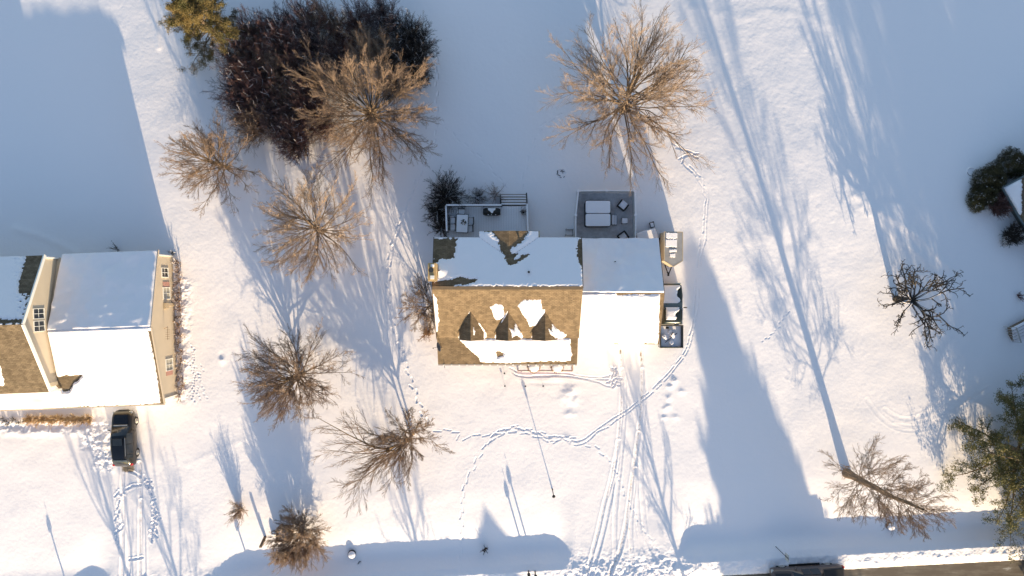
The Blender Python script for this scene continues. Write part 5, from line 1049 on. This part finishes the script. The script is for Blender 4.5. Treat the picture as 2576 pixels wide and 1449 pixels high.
def leafy_bush(name, label, g, Rr, Hh, seed, m=None, n=900, leaf=.07, group=None, cat='shrub', asp=.45, snow=0):
    rs = np.random.RandomState(seed); t = thing(name, label, cat, (g[0], g[1], gz(g[0], g[1]) - .05), 0, group)
    a = rs.rand(n) * 6.28; z = rs.rand(n); r_ = rs.uniform(.55, 1, n) * np.sqrt(1 - (z * .95) ** 2); lob = 1 + .12 * np.sin(3 * a + seed) + .08 * np.sin(5 * a + 2 * seed)
    Cc = np.stack([Rr * r_ * lob * np.cos(a), Rr * r_ * lob * np.sin(a), .08 + z * Hh], 1); V, F = leafquads(rs, Cc, 9, leaf, asp, .06)
    S = np.zeros((26, 3)); st, sr = growb(rs, S, np.stack([rs.randn(26) * .6, rs.randn(26) * .6, np.ones(26)], 1), np.full(26, Hh * .9), np.full(26, .02), np.full(26, .006), 4, .1, .05); V2, F2 = tubes(st, sr, 5)
    link('stems', raw_mesh('stems', V2, F2), M_BARKB, t); link('foliage', raw_mesh('foliage', V, F), m or M_BUSH, t)
    if snow:
        k = rs.rand(len(Cc)) < snow; k &= z > .25; V, F = leafquads(rs, Cc[k] + np.array([0, 0, .05]), 4, .09, .8, .04); link('snow_dusting', raw_mesh('snow_dusting', V, F), M_SNOW, t)
    return t
def twig_bush(name, label, dx, dy, Rr, Hh, seed, nst=60, m=None, group=None, cat='shrub', snow=0, n2=7, n3=5, twr=.007, flat=1.0, z0=None, bark=None, ell=(1, 1), lean=(0, 0)):
    rs = np.random.RandomState(seed); g = G(dx, dy); t = thing(name, label, cat, (g.x, g.y, gz(g.x, g.y) - .06 if z0 is None else z0), 0, group)
    a = rs.rand(nst) * 6.28; q = rs.uniform(.05, 1, nst) ** .6; S = np.stack([np.cos(a) * Rr * .18 * q * ell[0], np.sin(a) * Rr * .18 * q * ell[1], 0 * a], 1)
    D = np.stack([np.cos(a) * q * Rr / Hh * 1.15 * ell[0] + lean[0], np.sin(a) * q * Rr / Hh * 1.15 * ell[1] + lean[1], np.ones(nst) * flat], 1); L = np.sqrt((Rr * q) ** 2 + Hh ** 2) * rs.uniform(.7, 1.05, nst) * .95
    b1, r1 = growb(rs, S, D, L, np.full(nst, .022), np.full(nst, .008), 6, .08, .01)
    S, D, L, r_ = kids(rs, b1, r1, n2, .2, 1, 30, 10, .42, rr=.7, minr=twr); b2, r2 = growb(rs, S, D, L, r_, r_ * .6, 4, .1, .03)
    S, D, L, r_ = kids(rs, b2, r2, n3, .1, 1, 30, 12, .5, rr=.7, minr=twr); b3, r3 = growb(rs, S, D, L, np.full(len(S), twr), np.full(len(S), twr * .7), 3, .12, .03)
    V, F = tubes(b1, r1, 5); link('stems', raw_mesh('stems', V, F), bark or m or M_BARKB, t)
    V, F = joinarr([tubes(b2, r2, 4), tubes(b3, r3, 3)]); link('twigs', raw_mesh('twigs', V, F), m or M_TWIGB, t)
    if snow:
        b = b2[rs.rand(len(b2)) < snow]; b = b + np.array([0, 0, .014]); V, F = tubes(b, np.full(b.shape[:2], .010), 4); link('snow_dusting', raw_mesh('snow_dusting', V, F), M_SNOW, t)
    return t
bare_tree('bare_tree', 'large spreading bare tree with dark twigs right beside the dark thicket', 946, 303, 7.6, 5.6, 11, n1=66, n2=9, n3=8, n4=7, tr=.26, r1f=.3, barkm=M_BARKB, lo=.12, hi=.6, ang1=62, twigm=M_TWIGB, wob=.07, twr=.0062)
bare_tree('bare_tree', 'widest pale bare tree standing between the two sunlit strips behind the garage', 1566, 280, 7.0, 6.3, 52, n1=58, n2=9, n3=8, n4=7, tr=.25, r1f=.34, barkm=M_BARKB, twigm=M_TWIGA, lo=.12, ang1=60, wob=.11, twr=.0062, extra=[([(0, 0, 1.2), (.9, -.9, 2.0), (2.2, -2.1, 3.0), (4.2, -2.9, 4.2)], .12), ([(0, 0, 1.6), (1.5, .5, 2.2), (3.2, 1.9, 3.4), (4.6, 4.2, 4.6)], .12), ([(0, 0, 1.6), (.1, 1.5, 2.6), (-.3, 3.2, 4.0), (-1.2, 5.0, 5.2)], .10), ([(0, 0, 1.4), (-1.5, .4, 2.2), (-3.5, .2, 3.2), (-5.6, .8, 4.2)], .09)])
bare_tree('bare_tree', 'small bare tree left of the lower left corner of the thicket', 575, 424, 5.0, 3.7, 13, n1=54, n2=8, n3=7, n4=6, tr=.16, r1f=.36, lo=.12, ang1=52, twigm=M_TWIGB, lean=(-.03, .05), twr=.0062, hi=.8)
bare_tree('bare_tree', 'pale bare tree with a bent main fork below the thicket', 810, 583, 5.4, 4.6, 14, n1=50, n2=9, n3=7, n4=6, tr=.20, r1f=.32, barkm=M_BARKB, lo=.15, ang1=60, wob=.11, twr=.0062, extra=[([(0, 0, 1.6), (-.9, .9, 2.2), (-2.0, 1.0, 3.0), (-3.4, 2.0, 4)], .12), ([(0, 0, 1.4), (.2, -1.4, 2.2), (.4, -2.7, 3), (-.2, -4, 3.6)], .08)])
bare_tree('bare_tree', 'dense round bare tree standing midway down the left lawn', 763, 938, 4.8, 4.0, 15, n1=66, n2=9, n3=8, n4=6, tr=.18, r1f=.34, barkm=M_BARKB, lo=.1, ang1=54, twigm=M_TWIGB, twr=.00625)
bare_tree('forked_tree', 'sprawling forked bare tree reaching far left, lower left of the middle house', 1040, 1096, 5.4, 2.7, 16, n1=11, n2=12, n3=9, n4=7, tr=.15, lo=.2, ang1=50, stems=2, twigm=M_TWIGB, twr=.0062, tmin=.1, extra=[([(0, 0, 1.6), (-2.0, -.7, 2.4), (-4.4, .5, 3.0), (-7.2, 2.3, 3.8)], .10), ([(0, 0, 1.4), (-1.5, -.9, 2.2), (-3.8, -.9, 2.8), (-6.4, -.4, 3.4)], .07), ([(0, 0, 1.2), (-1.6, -1.4, 2), (-3.5, -2.8, 2.6), (-5.0, -3.4, 3.2)], .06), ([(0, 0, 1.2), (1.5, .2, 2), (3.2, -.8, 2.6)], .05), ([(0, 0, 1.2), (.2, -1.6, 2), (-.2, -3.4, 2.6)], .05), ([(0, 0, 1.4), (-2.5, -1.2, 2.1), (-3.6, -2.6, 2.6), (-4.4, -4.4, 3.0)], .05), ([(0, 0, 1.4), (-1.1, -1.7, 2.3), (-1.6, -3.6, 2.8)], .05), ([(0, 0, 1.6), (.5, 1.2, 2.6), (1.4, 2.6, 3.4)], .04), ([(0, 0, 1.5), (-3, .6, 2.6), (-4.6, 2.0, 3.2)], .05)])
bare_tree('tall_shrub', 'spiky round tan shrub by the timber planter at the lower left', 762, 1334, 2.0, 2.5, 17, n1=14, n2=9, n3=8, n4=5, tr=.07, lo=.05, ang1=50, stems=7, cat='shrub', r1f=.6, twigm=M_TWIGA, hi=.95)
twig_bush('small_bush', 'smallest bare bush with a fan shaped shadow, left of the timber planter', 604, 1280, .9, 1.55, 18, nst=50, m=M_TWIGA, n2=5, n3=5)
bare_tree('bare_tree', 'tall bare tree with a thick trunk above the roadside ditch at right', 2130, 1190, 12.5, 2.8, 19, n1=84, n2=8, n3=6, n4=5, tr=.33, lo=.15, hi=.97, tip=.24, ang1=70, up=.045, twigm=M_TWIGB, barkm=M_BARKB, wob=.09, r1f=.10, twr=.0062)
# pollarded dark tree
def pollard():
    rs = np.random.RandomState(20); g = G(2252, 752); t = thing('pollarded_tree', 'dark gnarled pollarded tree with thick crooked limbs at the right', 'tree', (g.x, g.y, gz(g.x, g.y) - .1)); big = []
    tp, trd = growb(rs, np.zeros((1, 3)), np.array([[.22, .0, 1]]), np.array([2.0]), np.array([.27]), np.array([.2]), 5, .04, 0)
    big.append(tubes(tp, trd, 10)); top = tp[0, -1]; n = 17; a = np.arange(n) * 2 * np.pi / n + rs.randn(n) * .08
    D = np.stack([np.cos(a), np.sin(a), .45 + rs.rand(n) * .35], 1); L = 2.9 + rs.rand(n) * .7 + .5 * np.cos(a)
    b1, r1 = growb(rs, np.repeat(top[None], n, 0) - np.array([0, 0, .3]) * rs.rand(n, 1), D, L, np.full(n, .085), np.full(n, .034), 9, .15, -.03); big.append(tubes(b1, r1, 7))
    S, D, L, r_ = kids(rs, b1, r1, 6, .32, 1.0, 46, 12, .42, rr=.8, minr=.03, taper=.3, outw=1.2, cen=top); b2, r2 = growb(rs, S, D, L, r_, r_ * .7, 6, .22, .01); big.append(tubes(b2, r2, 6))
    S, D, L, r_ = kids(rs, b2, r2, 4, .3, 1.0, 50, 15, .45, rr=.75, minr=.020, taper=.3); b3, r3 = growb(rs, S, D, L, r_, r_ * .75, 4, .25, .0); sm_ = [tubes(b3, r3, 5)]
    S, D, L, r_ = kids(rs, b3, r3, 3, .4, 1.0, 50, 15, .4, rr=.6, minr=.010, taper=.3); b4, r4 = growb(rs, S, D, np.clip(L, .05, .25), r_, r_ * .7, 2, .25, .0); sm_.append(tubes(b4, r4, 4))
    sn = np.concatenate([b1[:, 1:6] + np.array([0, 0, .045])]); V, F = tubes(sn, r1[:, 1:6] * .55, 5); link('snow_dusting', raw_mesh('snow_dusting', V, F), M_SNOW, t)
    V, F = joinarr(big); link('trunk', raw_mesh('trunk', V, F, True), M_BARKC, t); V, F = joinarr(sm_); link('crown', raw_mesh('crown', V, F, True), M_BARKC, t)
pollard()
# evergreens
g = G(2530, 1128); evergreen('pine_tree', 'big dark green pine spilling in at the right edge', (g.x, g.y), 16, 7.4, 31, n1=100, n2=13, n3=5, lo=.045, tufts=9, leaf=.17, tr=.42, domep=1.1, spread=.12, asp=.3)
g = G(562, 105); evergreen('golden_evergreen', 'olive and golden evergreen tree at the top left of the thicket', (g.x, g.y), 10.0, 4.2, 32, n1=70, n2=11, n3=4, leafm=M_OLIVE, lo=.1, tufts=9, leaf=.12, tr=.25, domep=1.1, sparse=.05)
# the thicket, each shrub a thing
TK = [(600,150),(592,205),(600,255),(625,310),(625,80),(680,50),(750,45),(820,40),(890,40),(960,45),(1020,70),(630,150),(705,115),(775,110),(850,110),(930,110),(1000,130),(1040,170),(640,205),(700,185),(765,180),(835,175),(650,265),(715,250),(775,250),(690,310),(745,305),(985,200),(735,350),(1045,110),(795,300)]
for k_, (dx, dy) in enumerate(TK):
    dx2 = 1288 + (dx - 1288) * .955; dy2 = 724.5 + (dy - 724.5) * .955; right = dx > 970
    o = twig_bush('thicket_shrub', 'dark reddish bare shrub in the dense thicket at the top left' if not right else 'dark bluish bare shrub with snowy twigs at the right end of the thicket', dx2, dy2, 1.75 if not right else 1.6, 3.4 - .3 * (k_ % 3), 300 + k_, nst=80, m=((M_TWIGR, M_TWIGM, M_TWIGR, M_TWIGB)[k_ % 4]) if not right else M_BARKC, bark=M_BARKC, group='dark shrubs of the thicket' if not right else 'snowy shrubs at the right end of the thicket', snow=.09 if not right else .2, n2=9, n3=8, twr=.0075)
# shrubs round the house
bare_tree('wall_shrub', 'tall bare shrub against the left wall of the middle house', 1086, 768, 4.2, 2.6, 41, n1=9, n2=8, n3=6, n4=4, tr=.08, lo=.1, ang1=42, stems=6, cat='shrub', twigm=M_TWIGB, lean=(-.12, 0), r1f=.6, barkm=M_BARKB)
twig_bush('wall_bush', 'rusty brown low bush below the tall wall shrub by the left wall', 1076, 838, .75, 1.3, 42, nst=30, m=M_DRY)
twig_bush('deck_bush', 'round dark bush at the upper left corner of the deck', 1124, 492, 1.75, 2.0, 43, nst=120, m=M_BARKC, n2=8, n3=6, snow=.10)
twig_bush('deck_bush', 'dark bush beside the left railing of the deck', 1100, 538, 1.1, 1.6, 44, nst=70, m=M_BARKC, n2=8, n3=5)
twig_bush('deck_bush', 'small dark bush between deck and house corner', 1110, 575, .95, 1.2, 45, nst=50, m=M_BARKC, n2=7, n3=5)
twig_bush('snowy_bush', 'bare snow dusted bush beside the deck steps', 1245, 490, 1.1, 1.1, 46, nst=30, m=M_TWIGB, snow=.8, n2=5, n3=3)
twig_bush('snowy_bush', 'low snow dusted shrub behind the deck railing left of the steps', 1203, 497, .95, .8, 47, nst=50, m=M_BARKC, snow=.8, n2=6, n3=4)
twig_bush('round_bush', 'frosted round bush at the right stair railing', 1316, 538, .35, .5, 48, nst=26, m=M_BARKC, snow=.8, z0=DZ + .03)
for k_, dx in enumerate((1343, 1402)):
    p = P(dx, 926, .5); t = thing('round_shrub', 'left of the two round snow filled shrubs in the brick flower bed' if k_ == 0 else 'right of the two round snow filled shrubs in the brick flower bed', 'shrub', (p.x, p.y + .12, .2), 0, 'round shrubs in the flower bed')
    rs = np.random.RandomState(400 + k_); a = rs.rand(260) * 6.28; Cc = np.stack([.52 * np.cos(a) * rs.uniform(.85, 1.05, 260), .52 * np.sin(a) * rs.uniform(.85, 1.05, 260), .05 + rs.rand(260) * .3], 1); V, F = leafquads(rs, Cc, 6, .07, .4, .03); link('foliage', raw_mesh('foliage', V, F), M_DRY, t)
    mb = MB(); mb.grid([[(.50 * r_ * math.cos(b), .50 * r_ * math.sin(b), .22 + .22 * math.sqrt(1 - r_ * r_)) for b in np.linspace(0, 2 * math.pi, 21)] for r_ in (1, .9, .7, .4, .05)]); mb.build('snow_cap', M_SNOW, t, world=False, smooth=True)
# dry plants along the left house
rs = np.random.RandomState(9)
for k_ in range(16):
    dy = 664 + k_ * 22.2; twig_bush('dry_plant', 'low dry plant dusted with snow along the right wall of the cream house', 452 + rs.randn() * 3, dy, .55, .55, 500 + k_, nst=16, m=M_DRY if k_ % 3 else M_BARKB, bark=M_DRY, group='dry plants along the cream house wall', snow=.5, n2=5, n3=3, twr=.009)
for k_ in range(9):
    o = twig_bush('ornamental_grass', 'orange dry grass clump between the cream house and the parked car', 75 + k_ * 19, 1054 + (k_ % 2) * 3, .5, .55, 540 + k_, nst=60, m=M_ORANGE, bark=M_ORANGE, group='orange grass clumps in front of the cream house', n2=4, n3=2, twr=.012); o['kind'] = 'thing'
for k_ in range(5): twig_bush('front_plant', 'dark low plant in front of the porch at the bottom left house', 6 + k_ * 14, 1056 + (k_ % 2) * 6, .35, .3, 560 + k_, nst=20, m=M_BARKC, group='dark low plants before the porch', snow=.5, n2=5, n3=3)
# shrubs of the right hand neighbour
for k_, (dx, dy, r_, h_, lab, mm) in enumerate(((2552, 412, 1.35, 1.6, 'dark green bush nearest the upper right house corner', M_BUSH), (2496, 450, 1.35, 1.7, 'olive leafed bush at the tip of the right hand house corner', M_BUSH), (2482, 490, 1.15, 1.5, 'dark leafy bush below the olive one by the right hand house', M_BUSH), (2468, 512, .7, .9, 'small sunlit golden bush at the lower end of the bush row', M_OLIVE),
        (2519, 518, .98, 1.3, 'round brown clipped bush beside the right hand house wall', M_TWIGR), (2556, 590, .95, 1.3, 'round dark clipped bush cut by the right edge', M_BARKC))):
    g = G(1288 + (dx - 1288) * .985, 724.5 + (dy - 724.5) * .985)
    if k_ < 4: leafy_bush('leafy_bush', lab, (g.x, g.y), r_, h_, 600 + k_, m=mm, n=int(1000 * r_ * r_), snow=.015, leaf=.085)
    else: twig_bush('clipped_bush', lab, 1288 + (dx - 1288) * .985, 724.5 + (dy - 724.5) * .985, r_, h_, 600 + k_, nst=120, m=mm, n2=8, n3=6, twr=.008, snow=.05)
g = G(2524, 608); leafy_bush('small_bush', 'tiny snow dusted bush left of the round bush at the right edge', (g.x, g.y), .38, .35, 620, n=60, snow=.8)
twig_bush('small_bush', 'thin bare bush by the neighbour steps at the right edge', 2562, 745, .5, .6, 621, nst=14, m=M_TWIGR)
twig_bush('wilted_weed', 'dark dead weed in the shaded ditch above the mailboxes', 1221, 1382, .38, .8, 622, nst=16, m=M_BARKC, n2=5, n3=3, lean=(0, .1))
twig_bush('wilted_weed', 'faint weed tuft under the drain ring in the ditch', 1034 - 130, 1412, .2, .3, 623, nst=6, m=M_BARKC, n2=3, n3=2)
twig_bush('small_bush', 'faint twiggy bush behind the cream house wing', 293, 628, .6, .7, 624, nst=10, m=M_BARKC, n2=4, n3=3)
twig_bush('small_bush', 'dark low bush at the back corner of the cream house', 436, 640, .5, .6, 625, nst=14, m=M_BARKC, n2=5, n3=3, snow=.6)
# ---------------------------------------------------------------- beyond the frame, seen only by the shadows they throw
def off(dx, dy): p = G(dx, dy); return (p.x, p.y)
def caster(dx, dy, h): t_ = G(dx, dy); L = (h - t_.z) / math.tan(SUN_E); return (t_.x + SDX * L, t_.y + SDY * L)
EV = [((1755, 705), 11, 6.2, 1.0, 'spruce across the road, first of the four from the left'), ((1835, 880), 11.5, 5.0, .85, 'spruce across the road, second of the four from the left'), ((1888, 1015), 10.5, 5.0, .8, 'spruce across the road, third of the four from the left'), ((1950, 1130), 9.5, 5.0, .8, 'spruce across the road, rightmost of the four')]
for k_, (tp_, h_, r_, dm_, lab) in enumerate(EV): evergreen('spruce_tree', lab, caster(tp_[0], tp_[1], h_), h_, r_, 700 + k_, n1=110, n2=11, n3=2, tufts=9, leaf=.45, spread=.25, asp=.5, domep=dm_, group='spruces across the road')
for k_, (dx, dy, h_, r_, lab) in enumerate(((2705, 1310, 10, 5.2, 'second low pine joining the big pine at the right edge'), (2790, 1120, 15, 7.5, 'dense evergreen just beyond the right edge'), (2900, 800, 13, 6.5, 'broad evergreen behind the right hand neighbour'), (2700, 1560, 12, 4.5, 'evergreen beyond the lower right corner'))): evergreen('evergreen_tree', lab, off(dx, dy), h_, r_, 710 + k_, n1=75, n2=10, n3=3, tufts=7, leaf=.3, spread=.18, asp=.4, domep=1.0, lo=.06, group='evergreens beyond the right edge')
for k_, (dx, dy, h_, r_, lab) in enumerate(((1772, 1640, 7, 2.6, 'bare street tree below the frame near the driveway'), (420, 1800, 9, 3.4, 'bare tree across the road left of the driveway'), (560, 1880, 9, 3.2, 'bare tree across the road opposite the left drive'), (1180, 1900, 8, 3, 'bare tree across the road below the middle yard'))): bare_tree('street_tree', lab, 0, 0, h_, r_, 720 + k_, n1=14, n2=6, n3=4, n4=3, tr=.18, p=off(dx, dy) + (0,), group='bare trees across the road', twr=.012)
# house across the road whose gable throws the pointed shadow
oh = thing('gabled_house', 'gabled house across the road below the frame', 'house', off(1540, 2440) + (0,))
ox_, oy_ = off(1540, 2440)
# shadow tip at photo (1215,1272): gable apex at height hz, distance hz / tan(sun)
tip = G(1218, 1272); hz = 9.0; Ls = (hz - tip.z) / math.tan(SUN_E); gxp, gyp = tip.x + SDX * Ls, tip.y + SDY * Ls
oh.location = (gxp, gyp, 0)
mb = MB(); hw_ = 4.6; eh = 9.0 - 4.6 * .62
mb.prism([(gxp - hw_ + .4, gyp - .3), (gxp + hw_ - .4, gyp - .3), (gxp + hw_ - .4, gyp - 9), (gxp - hw_ + .4, gyp - 9)], -.5, eh - .1); mb.add([(gxp - hw_ + .4, gyp - .3, eh - .1), (gxp + hw_ - .4, gyp - .3, eh - .1), (gxp, gyp - .3, hz - .25)], [(0, 1, 2)]); mb.build('wall', M_BEIGE, oh)
for s_ in (-1, 1): mb = MB(); slab(mb, [(gxp, gyp, hz), (gxp, gyp - 9.3, hz), (gxp + s_ * hw_, gyp - 9.3, eh), (gxp + s_ * hw_, gyp, eh)], .2); mb.build('roof', M_ROOF2, oh)
for x_ in (-2.5, 0, 2.5):
    for z_ in (1.6, 4.3): window('window', (gxp + x_, gyp - .3, z_), 1.0, 1.2, (0, 1), oh)
